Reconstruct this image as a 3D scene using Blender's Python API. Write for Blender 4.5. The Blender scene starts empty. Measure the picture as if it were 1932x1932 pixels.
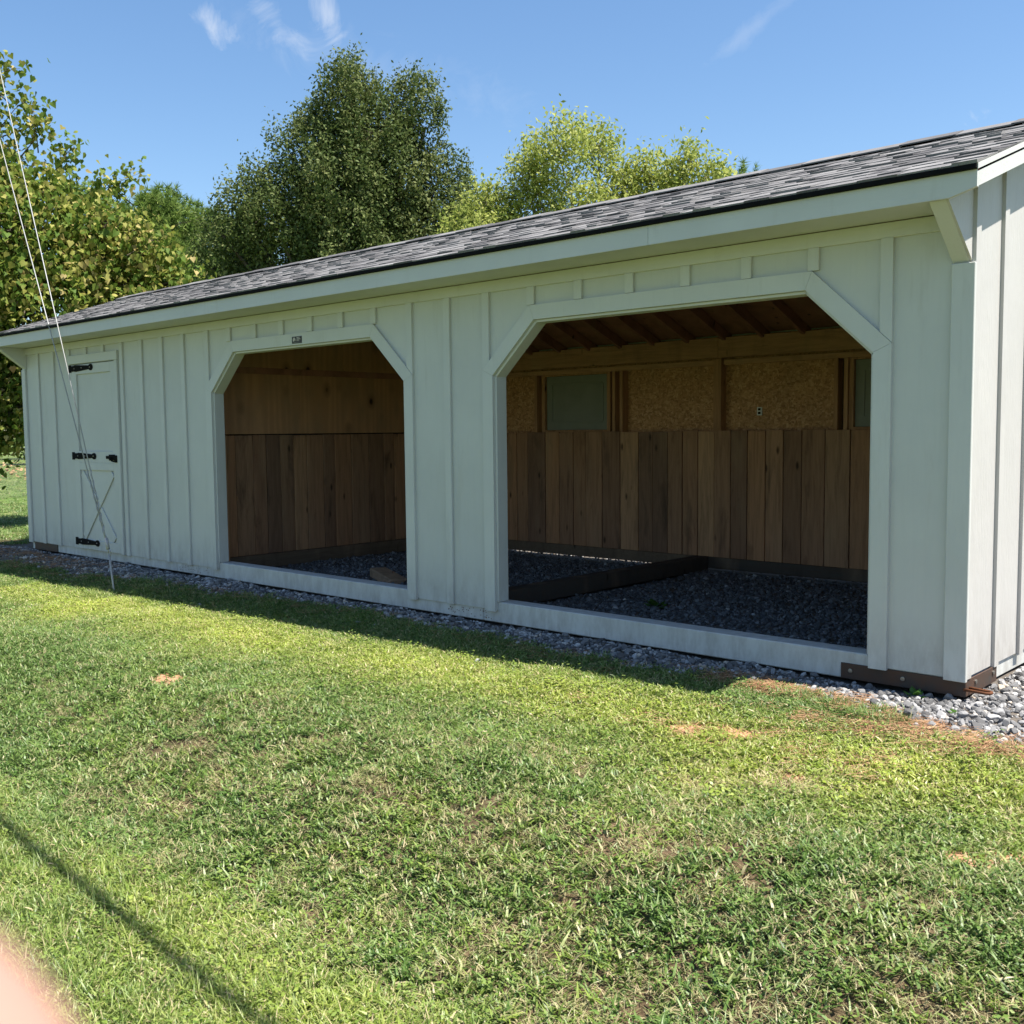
import bpy, math, random
import numpy as np
from mathutils import Vector, Matrix

# ------------------------------------------------------------------ camera, sky, sun, exposure
SC = bpy.context.scene
COL = SC.collection
YAW, PITCH, ROLL = math.radians(42.782), math.radians(-4.394), math.radians(-0.598)
CAM = Vector((12.792, -5.291, 1.256))
fwd = Vector((-math.sin(YAW) * math.cos(PITCH), math.cos(YAW) * math.cos(PITCH), math.sin(PITCH)))
rgt = Vector((math.cos(YAW), math.sin(YAW), 0))
upv = rgt.cross(fwd)
r2 = math.cos(ROLL) * rgt + math.sin(ROLL) * upv
u2 = -math.sin(ROLL) * rgt + math.cos(ROLL) * upv
cd = bpy.data.cameras.new('camera')
cam = bpy.data.objects.new('camera', cd)
COL.objects.link(cam)
cam.matrix_world = Matrix(((r2.x, u2.x, -fwd.x, CAM.x), (r2.y, u2.y, -fwd.y, CAM.y), (r2.z, u2.z, -fwd.z, CAM.z), (0, 0, 0, 1)))
cd.sensor_width = 36.0
cd.lens = 1971.35 / 1932 * 36.0
cd.clip_start = 0.01
cd.clip_end = 3000
cd.dof.use_dof = True
cd.dof.focus_distance = 7.5
cd.dof.aperture_fstop = 13.0      # a phone lens: an opening of about 2.4 mm
SC.camera = cam

SUN = Vector((1.17, 0.375, 2.55)).normalized()
W = bpy.data.worlds.new('World')
SC.world = W
W.use_nodes = True
wn, wl = W.node_tree.nodes, W.node_tree.links
wn.clear()
w_out = wn.new('ShaderNodeOutputWorld')
w_bg = wn.new('ShaderNodeBackground')
w_sky = wn.new('ShaderNodeTexSky')
w_sky.sky_type = 'NISHITA'
w_sky.sun_disc = False
w_sky.sun_elevation = math.asin(SUN.z)
w_sky.sun_rotation = math.atan2(SUN.x, SUN.y)
w_sky.air_density = 1.0
w_sky.dust_density = 0.6
w_sky.ozone_density = 1.0
w_bg.inputs['Strength'].default_value = 0.084
# thin wisps of cloud, placed by direction in the sky
w_tc = wn.new('ShaderNodeTexCoord')
def wmath(op, a, b=None, c=None):
    n = wn.new('ShaderNodeMath'); n.operation = op
    for i, v in enumerate((a, b, c)):
        if v is None: continue
        if isinstance(v, (int, float)): n.inputs[i].default_value = v
        else: wl.new(v, n.inputs[i])
    return n.outputs[0]
w_noise = wn.new('ShaderNodeTexNoise')
w_noise.inputs['Scale'].default_value = 24
w_noise.inputs['Detail'].default_value = 6
w_noise.inputs['Roughness'].default_value = 0.68
w_noise.inputs['Distortion'].default_value = 0.7
wl.new(w_tc.outputs['Generated'], w_noise.inputs['Vector'])
def sky_dir(px, py):
    d = fwd + r2 * ((px - 966) / 1971.35) - u2 * ((py - 966) / 1971.35)
    return d.normalized()
cloud = None
for px, py, ax, ay, rx, ry, amp in ((402, 50, .8, .6, .024, .015, .42), (530, 55, .75, .66, .036, .014, .24), (612, 22, .45, .89, .030, .014, .42),
                           (1405, 65, .84, -.55, .06, .008, .14), (700, 130, .97, .2, .16, .03, .12), (1000, -420, 1, 0, .2, .06, .5), (-1400, -100, 1, 0, .25, .05, .5), (2700, 100, 1, 0, .22, .05, .5)):
    d = sky_dir(px, py)
    a = (r2 * ax - u2 * ay).normalized()
    b = (r2 * ay + u2 * ax).normalized()
    def dot(v):
        n = wn.new('ShaderNodeVectorMath'); n.operation = 'DOT_PRODUCT'
        wl.new(w_tc.outputs['Generated'], n.inputs[0]); n.inputs[1].default_value = v
        return n.outputs['Value']
    ua = wmath('DIVIDE', wmath('SUBTRACT', dot(a), d.dot(a)), rx)
    ub = wmath('DIVIDE', wmath('SUBTRACT', dot(b), d.dot(b)), ry)
    r_ = wmath('SQRT', wmath('ADD', wmath('MULTIPLY', ua, ua), wmath('MULTIPLY', ub, ub)))
    nz = wmath('MULTIPLY', wmath('SUBTRACT', w_noise.outputs['Fac'], 0.44), 3.2)
    m = wmath('SUBTRACT', 1.0, wmath('ADD', r_, nz))
    cl = wn.new('ShaderNodeClamp'); wl.new(m, cl.inputs[0])
    front = wmath('GREATER_THAN', dot(d), 0.3)
    m = wmath('MULTIPLY', wmath('MULTIPLY', cl.outputs[0], amp), front)
    cloud = m if cloud is None else wmath('ADD', cloud, m)
w_mix = wn.new('ShaderNodeMix'); w_mix.data_type = 'RGBA'
wl.new(cloud, w_mix.inputs['Factor'])
w_hs = wn.new('ShaderNodeHueSaturation'); w_hs.inputs['Saturation'].default_value = 1.17; w_hs.inputs['Hue'].default_value = 0.5
wl.new(w_sky.outputs['Color'], w_hs.inputs['Color'])
wl.new(w_hs.outputs['Color'], w_mix.inputs['A'])
w_mix.inputs['B'].default_value = (4.6, 4.9, 5.4, 1)
w_mix.clamp_factor = True
wl.new(w_mix.outputs['Result'], w_bg.inputs['Color'])
wl.new(w_bg.outputs[0], w_out.inputs[0])

sl = bpy.data.lights.new('sun', 'SUN')
sl.energy = 5.0
sl.angle = math.radians(0.53)
sl.color = (1.0, 0.945, 0.86)
sun = bpy.data.objects.new('sun', sl)
sun.rotation_euler = SUN.to_track_quat('Z', 'Y').to_euler()
sun.location = (0, 0, 30)
COL.objects.link(sun)

vs = SC.view_settings
vs.view_transform = 'Standard'
vs.look = 'None'
vs.gamma = 1.0
vs.use_curve_mapping = False
vs.exposure = 1.2
SC.cycles.max_bounces = 6
SC.cycles.diffuse_bounces = 4
SC.cycles.transparent_max_bounces = 8
SC.cycles.use_denoising = True

rng = random.Random(7)
npr = np.random.default_rng(11)

# ------------------------------------------------------------------ material helpers
class NT:
    def __init__(s, name):
        s.m = bpy.data.materials.new(name); s.m.use_nodes = True
        s.n, s.l = s.m.node_tree.nodes, s.m.node_tree.links
        s.b = s.n['Principled BSDF']; s.out = s.n['Material Output']
    def node(s, t, **kw):
        n = s.n.new(t)
        for k, v in kw.items():
            if k in n.inputs: s.put(n.inputs[k], v)
            else: setattr(n, k, v)
        return n
    def put(s, sock, v):
        if isinstance(v, bpy.types.NodeSocket): s.l.new(v, sock)
        else:
            if isinstance(v, tuple) and len(v) == 3 and sock.type == 'RGBA': v = (*v, 1)
            sock.default_value = v
    def math(s, op, a, b=0.0):
        n = s.n.new('ShaderNodeMath'); n.operation = op; s.put(n.inputs[0], a); s.put(n.inputs[1], b); return n.outputs[0]
    def coords(s, scale=(1, 1, 1), rand=True, kind='Object'):
        tc = s.n.new('ShaderNodeTexCoord'); o = tc.outputs[kind]
        mp = s.n.new('ShaderNodeMapping'); mp.inputs['Scale'].default_value = scale
        if rand:
            oi = s.n.new('ShaderNodeObjectInfo')
            va = s.n.new('ShaderNodeVectorMath'); va.operation = 'ADD'; s.l.new(o, va.inputs[0])
            sc = s.math('MULTIPLY', oi.outputs['Random'], 91.7)
            cx = s.n.new('ShaderNodeCombineXYZ'); s.l.new(sc, cx.inputs[0]); s.l.new(sc, cx.inputs[1]); s.l.new(sc, cx.inputs[2])
            s.l.new(cx.outputs[0], va.inputs[1]); o = va.outputs[0]
        s.l.new(o, mp.inputs[0]); return mp.outputs[0]
    def noise(s, vec, scale=5, detail=4, rough=.55, dist=0.0):
        n = s.n.new('ShaderNodeTexNoise'); s.l.new(vec, n.inputs['Vector'])
        n.inputs['Scale'].default_value = scale; n.inputs['Detail'].default_value = detail
        n.inputs['Roughness'].default_value = rough; n.inputs['Distortion'].default_value = dist
        return n.outputs['Fac']
    def ramp(s, fac, stops, interp='LINEAR'):
        n = s.n.new('ShaderNodeValToRGB'); s.put(n.inputs[0], fac); n.color_ramp.interpolation = interp
        el = n.color_ramp.elements
        while len(el) < len(stops): el.new(0.5)
        for e, (p, c) in zip(el, stops): e.position = p; e.color = (*c, 1) if len(c) == 3 else c
        return n.outputs[0]
    def fr(s, fac, a, b):
        n = s.n.new('ShaderNodeMapRange'); s.put(n.inputs[0], fac); n.inputs[1].default_value = a; n.inputs[2].default_value = b
        return n.outputs[0]
    def mix(s, fac, a, b, blend='MIX'):
        n = s.n.new('ShaderNodeMix'); n.data_type = 'RGBA'; n.blend_type = blend
        s.put(n.inputs['Factor'], fac); s.put(n.inputs['A'], a); s.put(n.inputs['B'], b); return n.outputs['Result']
    def bump(s, h, strength=.3, dist=.01):
        n = s.n.new('ShaderNodeBump'); n.inputs['Strength'].default_value = strength; n.inputs['Distance'].default_value = dist
        s.put(n.inputs['Height'], h); s.l.new(n.outputs[0], s.b.inputs['Normal'])
    def rnd(s): return s.n.new('ShaderNodeObjectInfo').outputs['Random']
    def done(s, col, rough=.7, spec=.3, metal=0.0):
        s.put(s.b.inputs['Base Color'], col); s.put(s.b.inputs['Roughness'], rough)
        s.b.inputs['Specular IOR Level'].default_value = spec; s.b.inputs['Metallic'].default_value = metal
        return s.m

MT = {}
def paint(name, base, grain=(60, 60, 3), gs=.22, dirt=.5):
    t = NT(name)
    v = t.coords(grain); g1 = t.noise(v, 1.0, 5, .6, .6)
    v2 = t.coords((1, 1, 1)); n2 = t.noise(v2, 1.7, 4, .6)
    v3 = t.coords((9, 9, 1.3)); n3 = t.noise(v3, 1.0, 5, .7)
    c = t.mix(t.fr(n2, .35, .75), base, tuple(x * .90 for x in base))
    c = t.mix(t.math('MULTIPLY', t.fr(n3, .58, .8), dirt), c, (base[0] * .74, base[1] * .72, base[2] * .66))
    c = t.mix(t.math('MULTIPLY', t.fr(g1, .5, .8), .22), c, tuple(x * .80 for x in base))
    c = t.mix(t.math('MULTIPLY', t.rnd(), .16), c, tuple(x * .86 for x in base))
    if dirt:
        tw = t.n.new('ShaderNodeNewGeometry'); sx = t.n.new('ShaderNodeSeparateXYZ'); t.l.new(tw.outputs['Position'], sx.inputs[0])
        vs_ = t.coords((14, 14, 5)); n4 = t.noise(vs_, 1.0, 6, .7)
        sp = t.math('MULTIPLY', t.fr(sx.outputs['Z'], .30, -.05), t.fr(n4, .40, .75))
        c = t.mix(t.math('MULTIPLY', sp, .55), c, (.17, .135, .10))
    t.bump(g1, gs, .004)
    MT[name] = t.done(c, .55, .35)
PB = (.53, .535, .505)
paint('paint_siding', PB, (55, 55, 2.5), .35)
paint('paint_trim', (.545, .55, .52), (70, 70, 4), .18)
paint('paint_horizontal', (.545, .55, .52), (2.2, 60, 60), .25)
paint('paint_rough', (.49, .475, .45), (60, 60, 9), .8)  # same paint, toned down because sun hits the gable; light in the colour

def plank_mat(name, ramp_cols, stain=.75, grain=(30, 30, 2.2)):
    t = NT(name)
    v = t.coords(grain); g1 = t.noise(v, 1.0, 6, .65, .8)
    v2 = t.coords((7, 7, 1.6)); n2 = t.noise(v2, 1.0, 5, .6, .5)
    v3 = t.coords((3.5, 3.5, .9)); n3 = t.noise(v3, 1.0, 3, .5, .3)
    c = t.ramp(t.rnd(), ramp_cols)
    c = t.mix(t.math('MULTIPLY', t.fr(g1, .42, .75), .55), c, (.10, .055, .032))
    c = t.mix(t.math('MULTIPLY', t.fr(n2, .55, .78), stain), c, (.035, .026, .02))
    c = t.mix(t.math('MULTIPLY', t.fr(n3, .55, .8), .45), c, (.42, .28, .165))
    # knots
    vk = t.coords((6.5, 6.5, 2.6)); vo = t.node('ShaderNodeTexVoronoi', voronoi_dimensions='3D'); t.l.new(vk, vo.inputs['Vector']); vo.inputs['Scale'].default_value = 1.0
    k = t.fr(vo.outputs['Distance'], .13, .05)
    c = t.mix(t.math('MULTIPLY', k, .8), c, (.03, .018, .012))
    t.bump(g1, .5, .004)
    MT[name] = t.done(c, .8, .15)
plank_mat('oak_plank', [(0, (.48, .25, .128)), (.2, (.25, .14, .085)), (.4, (.47, .255, .138)), (.6, (.20, .118, .076)), (.75, (.53, .30, .16)), (.9, (.33, .19, .112)), (1, (.45, .235, .123))])
plank_mat('pine_lumber', [(0, (.50, .27, .14)), (.5, (.43, .225, .115)), (1, (.54, .30, .165))], .25, (30, 30, 2.5))
plank_mat('pine_beam', [(0, (.52, .29, .165)), (1, (.46, .25, .145))], .3, (2.5, 30, 30))
plank_mat('roof_wood', [(0, (.38, .175, .125)), (1, (.31, .145, .105))], .4, (4, 4, 4))
plank_mat('brown_timber', [(0, (.20, .14, .09)), (1, (.16, .115, .075))], .5, (30, 3, 30))
plank_mat('treated_timber', [(0, (.10, .082, .062)), (1, (.075, .065, .055))], .5, (3, 30, 30))

t = NT('plywood')
v = t.coords((9, 9, .8)); w1 = t.node('ShaderNodeTexWave', wave_type='BANDS', bands_direction='Y'); t.l.new(v, w1.inputs['Vector'])
w1.inputs['Scale'].default_value = .32; w1.inputs['Distortion'].default_value = 16; w1.inputs['Detail'].default_value = 3; w1.inputs['Detail Scale'].default_value = 1.2
vk = t.coords((2.2, 2.2, 1.5)); vo = t.node('ShaderNodeTexVoronoi'); t.l.new(vk, vo.inputs['Vector']); vo.inputs['Scale'].default_value = 1.6
n1 = t.noise(t.coords((2, 2, 1)), 2, 4)
c = t.mix(t.math('MULTIPLY', w1.outputs['Fac'], .5), (.52, .285, .15), (.37, .195, .10))
c = t.mix(t.fr(n1, .4, .75), c, (.34, .21, .12))
c = t.mix(t.math('MULTIPLY', t.fr(vo.outputs['Distance'], .26, .07), .6), c, (.10, .045, .02))
c = t.mix(t.math('MULTIPLY', t.fr(vo.outputs['Distance'], .11, .06), .9), c, (.03, .015, .01))
MT['plywood'] = t.done(c, .75, .2)

t = NT('osb')
base = None
for k, (sx, sz, rot) in enumerate(((30, 70, .3), (64, 28, .9), (40, 56, 2.2))):
    v = t.coords((sx, 1, sz)); 
    mp = t.n.new('ShaderNodeMapping'); mp.inputs['Rotation'].default_value = (0, rot, 0); t.l.new(v, mp.inputs[0])
    vo = t.node('ShaderNodeTexVoronoi'); t.l.new(mp.outputs[0], vo.inputs['Vector']); vo.inputs['Scale'].default_value = 1.0
    sp = t.node('ShaderNodeSeparateColor'); t.l.new(vo.outputs['Color'], sp.inputs[0])
    cc = t.ramp(sp.outputs[0], [(0, (.30, .145, .065)), (.35, (.44, .225, .10)), (.7, (.52, .275, .13)), (1, (.62, .37, .20))])
    base = cc if base is None else t.mix(t.math('GREATER_THAN', sp.outputs[1], .5), base, cc)
n1 = t.noise(t.coords((1, 1, 1)), 3, 4)
base = t.mix(t.math('MULTIPLY', t.fr(n1, .5, .8), .4), base, (.20, .12, .06))
MT['osb'] = t.done(base, .7, .25)

t = NT('shingle')
g = t.noise(t.coords((1, 1, 1)), 160, 3, .8); g2 = t.noise(t.coords((6, 3, 3)), 1.5, 4)
c = t.ramp(t.rnd(), [(0, (.07, .067, .07)), (.25, (.10, .097, .098)), (.45, (.165, .16, .16)), (.8, (.205, .20, .198)), (1, (.245, .238, .235))])
c = t.mix(t.math('MULTIPLY', t.fr(g2, .4, .7), .45), c, (.10, .098, .10))
c = t.mix(t.math('MULTIPLY', t.fr(g, .45, .75), .35), c, (.24, .235, .23))
t.bump(g, .6, .004)
MT['shingle'] = t.done(c, .9, .15)

def simple(name, col, rough=.6, spec=.3, metal=0.0, nscale=18, var=.35, col2=None, bump=.15):
    t = NT(name); n1 = t.noise(t.coords((1, 1, 1)), nscale, 5, .65)
    c2 = col2 or tuple(x * (1 - var) for x in col)
    c = t.mix(t.fr(n1, .35, .72), col, c2); t.bump(n1, bump, .003)
    MT[name] = t.done(c, rough, spec, metal)
simple('black_iron', (.006, .006, .007), .8, .08, 0)
simple('drip_edge', (.008, .008, .009), .8, .08)
simple('steel_plate', (.055, .046, .040), .6, .3, .2, 7, .4, (.095, .045, .025))
simple('rust', (.16, .06, .025), .8, .2, .1, 14, .4, (.07, .032, .018))
simple('bolt_steel', (.30, .28, .25), .4, .5, .8)
simple('galvanised', (.36, .36, .35), .5, .4, .15, 40, .2)
simple('plate_black', (.02, .019, .018), .5, .4)
simple('plate_print', (.50, .46, .42), .5, .4)
simple('plate_print_dim', (.13, .12, .11), .5, .4)
simple('white_plastic', (.72, .70, .66), .4, .5, 0, 10, .08)
simple('shutter_paint', (.24, .245, .205), .6, .3, 0, 5, .12)
simple('dark_gap', (.03, .02, .014), .9, .1)  # dark tone painted as shade in board gaps; sockets use it too
simple('block_wood', (.42, .26, .15), .85, .15, 0, 9, .45)
simple('pole_wood', (.17, .125, .09), .9, .1, 0, 12, .4)
simple('cable_black', (.02, .02, .02), .5, .3)
simple('bark', (.13, .105, .08), .95, .1, 0, 14, .5, None, .6)
simple('pale_bark', (.28, .25, .20), .95, .1, 0, 10, .4, None, .4)
simple('skin', (.44, .25, .20), .5, .2, 0, 30, .12)
simple('nail_pink', (.80, .52, .42), .3, .5, 0, 30, .06)
simple('rubber_splice', (.10, .10, .11), .7, .2)

def leaf_mat(name, stops, trans=.35, rough=.5, spec=.35, attr='v', inst=False):
    t = NT(name)
    a = t.node('ShaderNodeAttribute', attribute_name=attr)
    fac = a.outputs['Fac']
    c = t.ramp(fac, stops)
    if inst:
        b = t.node('ShaderNodeAttribute', attribute_name='tint', attribute_type='INSTANCER')
        c2 = t.ramp(fac, inst)
        c = t.mix(b.outputs['Fac'], c, c2)
    t.done(c, rough, spec)
    tr = t.node('ShaderNodeBsdfTranslucent'); t.l.new(c, tr.inputs['Color'])
    mx = t.node('ShaderNodeMixShader'); mx.inputs[0].default_value = trans
    t.l.new(t.b.outputs[0], mx.inputs[1]); t.l.new(tr.outputs[0], mx.inputs[2]); t.l.new(mx.outputs[0], t.out.inputs[0])
    MT[name] = t.m
leaf_mat('grass_blade', [(0, (.045, .105, .018)), (.45, (.125, .215, .046)), (.8, (.25, .325, .115)), (1, (.46, .38, .22))], .33, .42, .38,
         inst=[(0, (.25, .33, .04)), (.45, (.38, .45, .065)), (.75, (.50, .50, .14)), (1, (.62, .50, .29))])
leaf_mat('straw', [(0, (.24, .125, .062)), (.5, (.38, .22, .12)), (1, (.50, .33, .19))], .1, .7, .2)
leaf_mat('weed_leaf', [(0, (.05, .13, .02)), (1, (.11, .24, .04))], .4)
leaf_mat('heart_leaf', [(0, (.055, .105, .018)), (.40, (.115, .185, .03)), (.60, (.21, .24, .045)), (.79, (.40, .37, .11)), (.95, (.48, .38, .17)), (1, (.36, .12, .05))], .38, .6, .15)
leaf_mat('oak_leaf', [(0, (.052, .082, .024)), (.5, (.105, .14, .042)), (1, (.22, .235, .09))], .28, .6, .12)
leaf_mat('light_leaf', [(0, (.20, .25, .05)), (.5, (.33, .38, .09)), (1, (.50, .49, .17))], .45, .6, .12)
leaf_mat('pine_needle', [(0, (.075, .13, .028)), (.6, (.15, .225, .05)), (1, (.25, .31, .085))], .35, .6, .12)
leaf_mat('wood_leaf', [(0, (.03, .055, .014)), (.6, (.07, .11, .025)), (.9, (.16, .17, .05)), (1, (.30, .20, .09))], .3)

t = NT('gravel_stone')
a = t.node('ShaderNodeAttribute', attribute_name='tint', attribute_type='INSTANCER')
n1 = t.noise(t.coords((1, 1, 1), False), 60, 4)
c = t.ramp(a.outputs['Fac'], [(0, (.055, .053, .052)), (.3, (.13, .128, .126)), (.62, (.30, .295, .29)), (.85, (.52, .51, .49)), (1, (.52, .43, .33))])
c = t.mix(t.fr(n1, .35, .75), c, t.mix(.5, c, (.12, .12, .125)))
MT['gravel_stone'] = t.done(c, .8, .3)

t = NT('ground_soil')
at = t.node('ShaderNodeAttribute', attribute_name='gravel'); ab = t.node('ShaderNodeAttribute', attribute_name='bare'); af = t.node('ShaderNodeAttribute', attribute_name='far')
v = t.coords((1, 1, 1), False)
n1 = t.noise(v, 9, 6, .7); n2 = t.noise(v, 1.1, 5, .6); n3 = t.noise(v, 60, 3, .7)
ad = t.node('ShaderNodeAttribute', attribute_name='dry')
soil = t.mix(t.fr(n1, .35, .7), (.045, .042, .020), (.075, .062, .032))
soil = t.mix(ad.outputs['Fac'], soil, t.mix(t.fr(n1, .35, .7), (.085, .055, .033), (.19, .125, .078)))
soil = t.mix(t.math('MULTIPLY', t.fr(n3, .5, .8), .5), soil, (.28, .21, .12))
red = t.mix(t.fr(n1, .3, .7), (.42, .21, .115), (.52, .30, .18))
soil = t.mix(ab.outputs['Fac'], soil, red)
dust = t.mix(t.fr(n3, .3, .7), (.09, .082, .074), (.16, .135, .11))
soil = t.mix(at.outputs['Fac'], soil, dust)
farg = t.mix(t.fr(n2, .35, .7), (.085, .145, .032), (.15, .17, .055))
farg = t.mix(t.fr(n1, .5, .75), farg, (.06, .11, .025))
soil = t.mix(af.outputs['Fac'], soil, farg)
t.bump(n3, .5, .02)
MT['ground_soil'] = t.done(soil, .95, .1)

# ------------------------------------------------------------------ geometry helpers
def tagit(o, label=None, cat=None, group=None, kind=None):
    if label: o['label'] = label
    if cat: o['category'] = cat
    if group: o['group'] = group
    if kind: o['kind'] = kind
    return o
def link(name, me, mat=None, parent=None, loc=None):
    o = bpy.data.objects.new(name, me); COL.objects.link(o)
    if mat and me is not None and not me.materials: me.materials.append(MT[mat])
    if parent: o.parent = parent
    if loc is not None: o.location = loc
    return o
def empty(name, loc, label, cat, group=None):
    o = bpy.data.objects.new(name, None); COL.objects.link(o); o.location = loc; o.empty_display_size = .2
    return tagit(o, label, cat, group)
def pyd(name, v, f, mat=None, parent=None, loc=None, smooth=False):
    me = bpy.data.meshes.new(name); me.from_pydata(v, [], f); me.update()
    if smooth: me.polygons.foreach_set('use_smooth', [True] * len(me.polygons))
    return link(name, me, mat, parent, loc)
def cbox(sx, sy, sz, c=.003):
    """chamfered box round the origin: verts, faces"""
    hx, hy, hz = sx / 2, sy / 2, sz / 2
    c = min(c, hx * .45, hy * .45, hz * .45)
    V, idx = [], {}
    for i in (-1, 1):
        for j in (-1, 1):
            for k in (-1, 1):
                for ax in range(3):
                    p = [i * hx, j * hy, k * hz]
                    for q in range(3):
                        if q != ax: p[q] -= (i, j, k)[q] * c
                    idx[(i, j, k, ax)] = len(V); V.append(tuple(p))
    F = []
    for ax in range(3):
        a, b = [q for q in range(3) if q != ax]
        for s in (-1, 1):
            quad = []
            for (p, q) in ((-1, -1), (1, -1), (1, 1), (-1, 1)):
                key = [0, 0, 0]; key[ax] = s; key[a] = p; key[b] = q
                quad.append(idx[(*key, ax)])
            F.append(quad if s * (1 if ax != 1 else -1) > 0 else quad[::-1])
    for ax in range(3):
        a, b = [q for q in range(3) if q != ax]
        for p in (-1, 1):
            for q in (-1, 1):
                k0 = [0, 0, 0]; k1 = [0, 0, 0]
                k0[ax] = -1; k1[ax] = 1; k0[a] = k1[a] = p; k0[b] = k1[b] = q
                F.append([idx[(*k0, a)], idx[(*k1, a)], idx[(*k1, b)], idx[(*k0, b)]])
    for i in (-1, 1):
        for j in (-1, 1):
            for k in (-1, 1):
                F.append([idx[(i, j, k, 0)], idx[(i, j, k, 1)], idx[(i, j, k, 2)]])
    return V, F
def fix(me):
    import bmesh
    bm = bmesh.new(); bm.from_mesh(me); bmesh.ops.recalc_face_normals(bm, faces=bm.faces); bm.to_mesh(me); bm.free()
def box(name, x0, x1, y0, y1, z0, z1, mat, parent=None, c=.003):
    """box given by its extents in shed (world) coordinates, origin at its centre"""
    V, F = cbox(x1 - x0, y1 - y0, z1 - z0, c)
    o = pyd(name, V, F, mat, parent, ((x0 + x1) / 2, (y0 + y1) / 2, (z0 + z1) / 2))
    fix(o.data); return o
def bar(name, p, q, w, d, mat, parent=None, up=(0, 0, 1), c=.003):
    """board from p to q, w across, d deep along the up direction"""
    p, q = Vector(p), Vector(q); ax = (q - p); L = ax.length; ax.normalize()
    n = Vector(up); n = (n - n.dot(ax) * ax).normalized(); s = n.cross(ax)
    V, F = cbox(L, w, d, c)
    o = pyd(name, V, F, mat, parent); fix(o.data)
    m = Matrix((ax, s, n)).transposed().to_4x4(); m.translation = (p + q) / 2
    o.matrix_world = m; return o
def prism(name, poly, axis, a0, a1, mat, parent=None):
    """polygon (2 coords) extruded along axis ('x': poly is (y,z); 'y': poly is (x,z); 'z': (x,y))"""
    def P(u, v, a): return {'x': (a, u, v), 'y': (u, a, v), 'z': (u, v, a)}[axis]
    n = len(poly)
    V = [P(u, v, a0) for u, v in poly] + [P(u, v, a1) for u, v in poly]
    cen = Vector([sum(p[k] for p in V) / len(V) for k in range(3)])
    V = [tuple(Vector(p) - cen) for p in V]
    F = [list(range(n)), list(range(2 * n - 1, n - 1, -1))] + [[i, i + n, (i + 1) % n + n, (i + 1) % n] for i in range(n)]
    o = pyd(name, V, F, mat, parent, cen); fix(o.data); return o
def tube(name, pts, rad, mat, parent=None, seg=8, cap=True):
    pts = [Vector(p) for p in pts]; V, F = [], []
    if not hasattr(rad, '__len__'): rad = [rad] * len(pts)
    prev = None
    for i, p in enumerate(pts):
        t = (pts[min(i + 1, len(pts) - 1)] - pts[max(i - 1, 0)]).normalized()
        a = prev if prev is not None else (Vector((0, 0, 1)) if abs(t.z) < .9 else Vector((1, 0, 0)))
        a = (a - a.dot(t) * t).normalized(); prev = a; b = t.cross(a)
        for k in range(seg):
            th = 2 * math.pi * k / seg
            V.append(tuple(p + (a * math.cos(th) + b * math.sin(th)) * rad[i]))
    for i in range(len(pts) - 1):
        for k in range(seg):
            F.append([i * seg + k, i * seg + (k + 1) % seg, (i + 1) * seg + (k + 1) % seg, (i + 1) * seg + k])
    if cap: F += [list(range(seg))[::-1], [(len(pts) - 1) * seg + k for k in range(seg)]]
    return pyd(name, V, F, mat, parent, smooth=True)
def npmesh(name, V, F, attr=None):
    """V (n,3), F (m,k) -> mesh, fast"""
    V = np.asarray(V, np.float32); F = np.asarray(F, np.int32); m, k = F.shape
    me = bpy.data.meshes.new(name)
    me.vertices.add(len(V)); me.vertices.foreach_set('co', V.ravel())
    me.loops.add(m * k); me.loops.foreach_set('vertex_index', F.ravel())
    me.polygons.add(m); me.polygons.foreach_set('loop_start', np.arange(0, m * k, k, dtype=np.int32))
    me.update(calc_edges=True)
    for nme, arr in (attr or {}).items():
        at = me.attributes.new(nme, 'FLOAT', 'POINT'); at.data.foreach_set('value', np.asarray(arr, np.float32))
    return me

# ------------------------------------------------------------------ the ground
def ss(a, b, t):
    t = np.clip((t - a) / (b - a), 0, 1); return t * t * (3 - 2 * t)
def vnoise(x, y, s, seed):
    """cheap smooth value noise, -1..1"""
    x = np.asarray(x, float) / s; y = np.asarray(y, float) / s
    xi = np.floor(x).astype(np.int64); yi = np.floor(y).astype(np.int64); fx = x - xi; fy = y - yi
    fx = fx * fx * (3 - 2 * fx); fy = fy * fy * (3 - 2 * fy)
    def hsh(a, b):
        h = (a * 374761393 + b * 668265263 + seed * 1442695041) & 0xFFFFFFFF
        h = ((h ^ (h >> 13)) * 1274126177) & 0xFFFFFFFF
        return ((h ^ (h >> 16)) & 0xFFFF) / 32767.5 - 1
    return (hsh(xi, yi) * (1 - fx) + hsh(xi + 1, yi) * fx) * (1 - fy) + (hsh(xi, yi + 1) * (1 - fx) + hsh(xi + 1, yi + 1) * fx) * fy
GE = np.array([(-6, -.6), (.35, -.53), (2.04, -.55), (3.39, -.49), (5.4, -.35), (6.69, -.28), (7.89, -.35), (8.93, -.51), (9.6, -.40),
               (10.04, -.29), (10.57, -.47), (10.87, -.57), (11.16, -.70), (11.6, -.70), (13, -.75), (20, -.8)])
def gedge(x): return np.interp(x, GE[:, 0], GE[:, 1])
def bank_w(y):
    d = -np.asarray(y, float); return ss(1.55, 2.15, d) * (1 - ss(3.0, 3.4, d))
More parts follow.
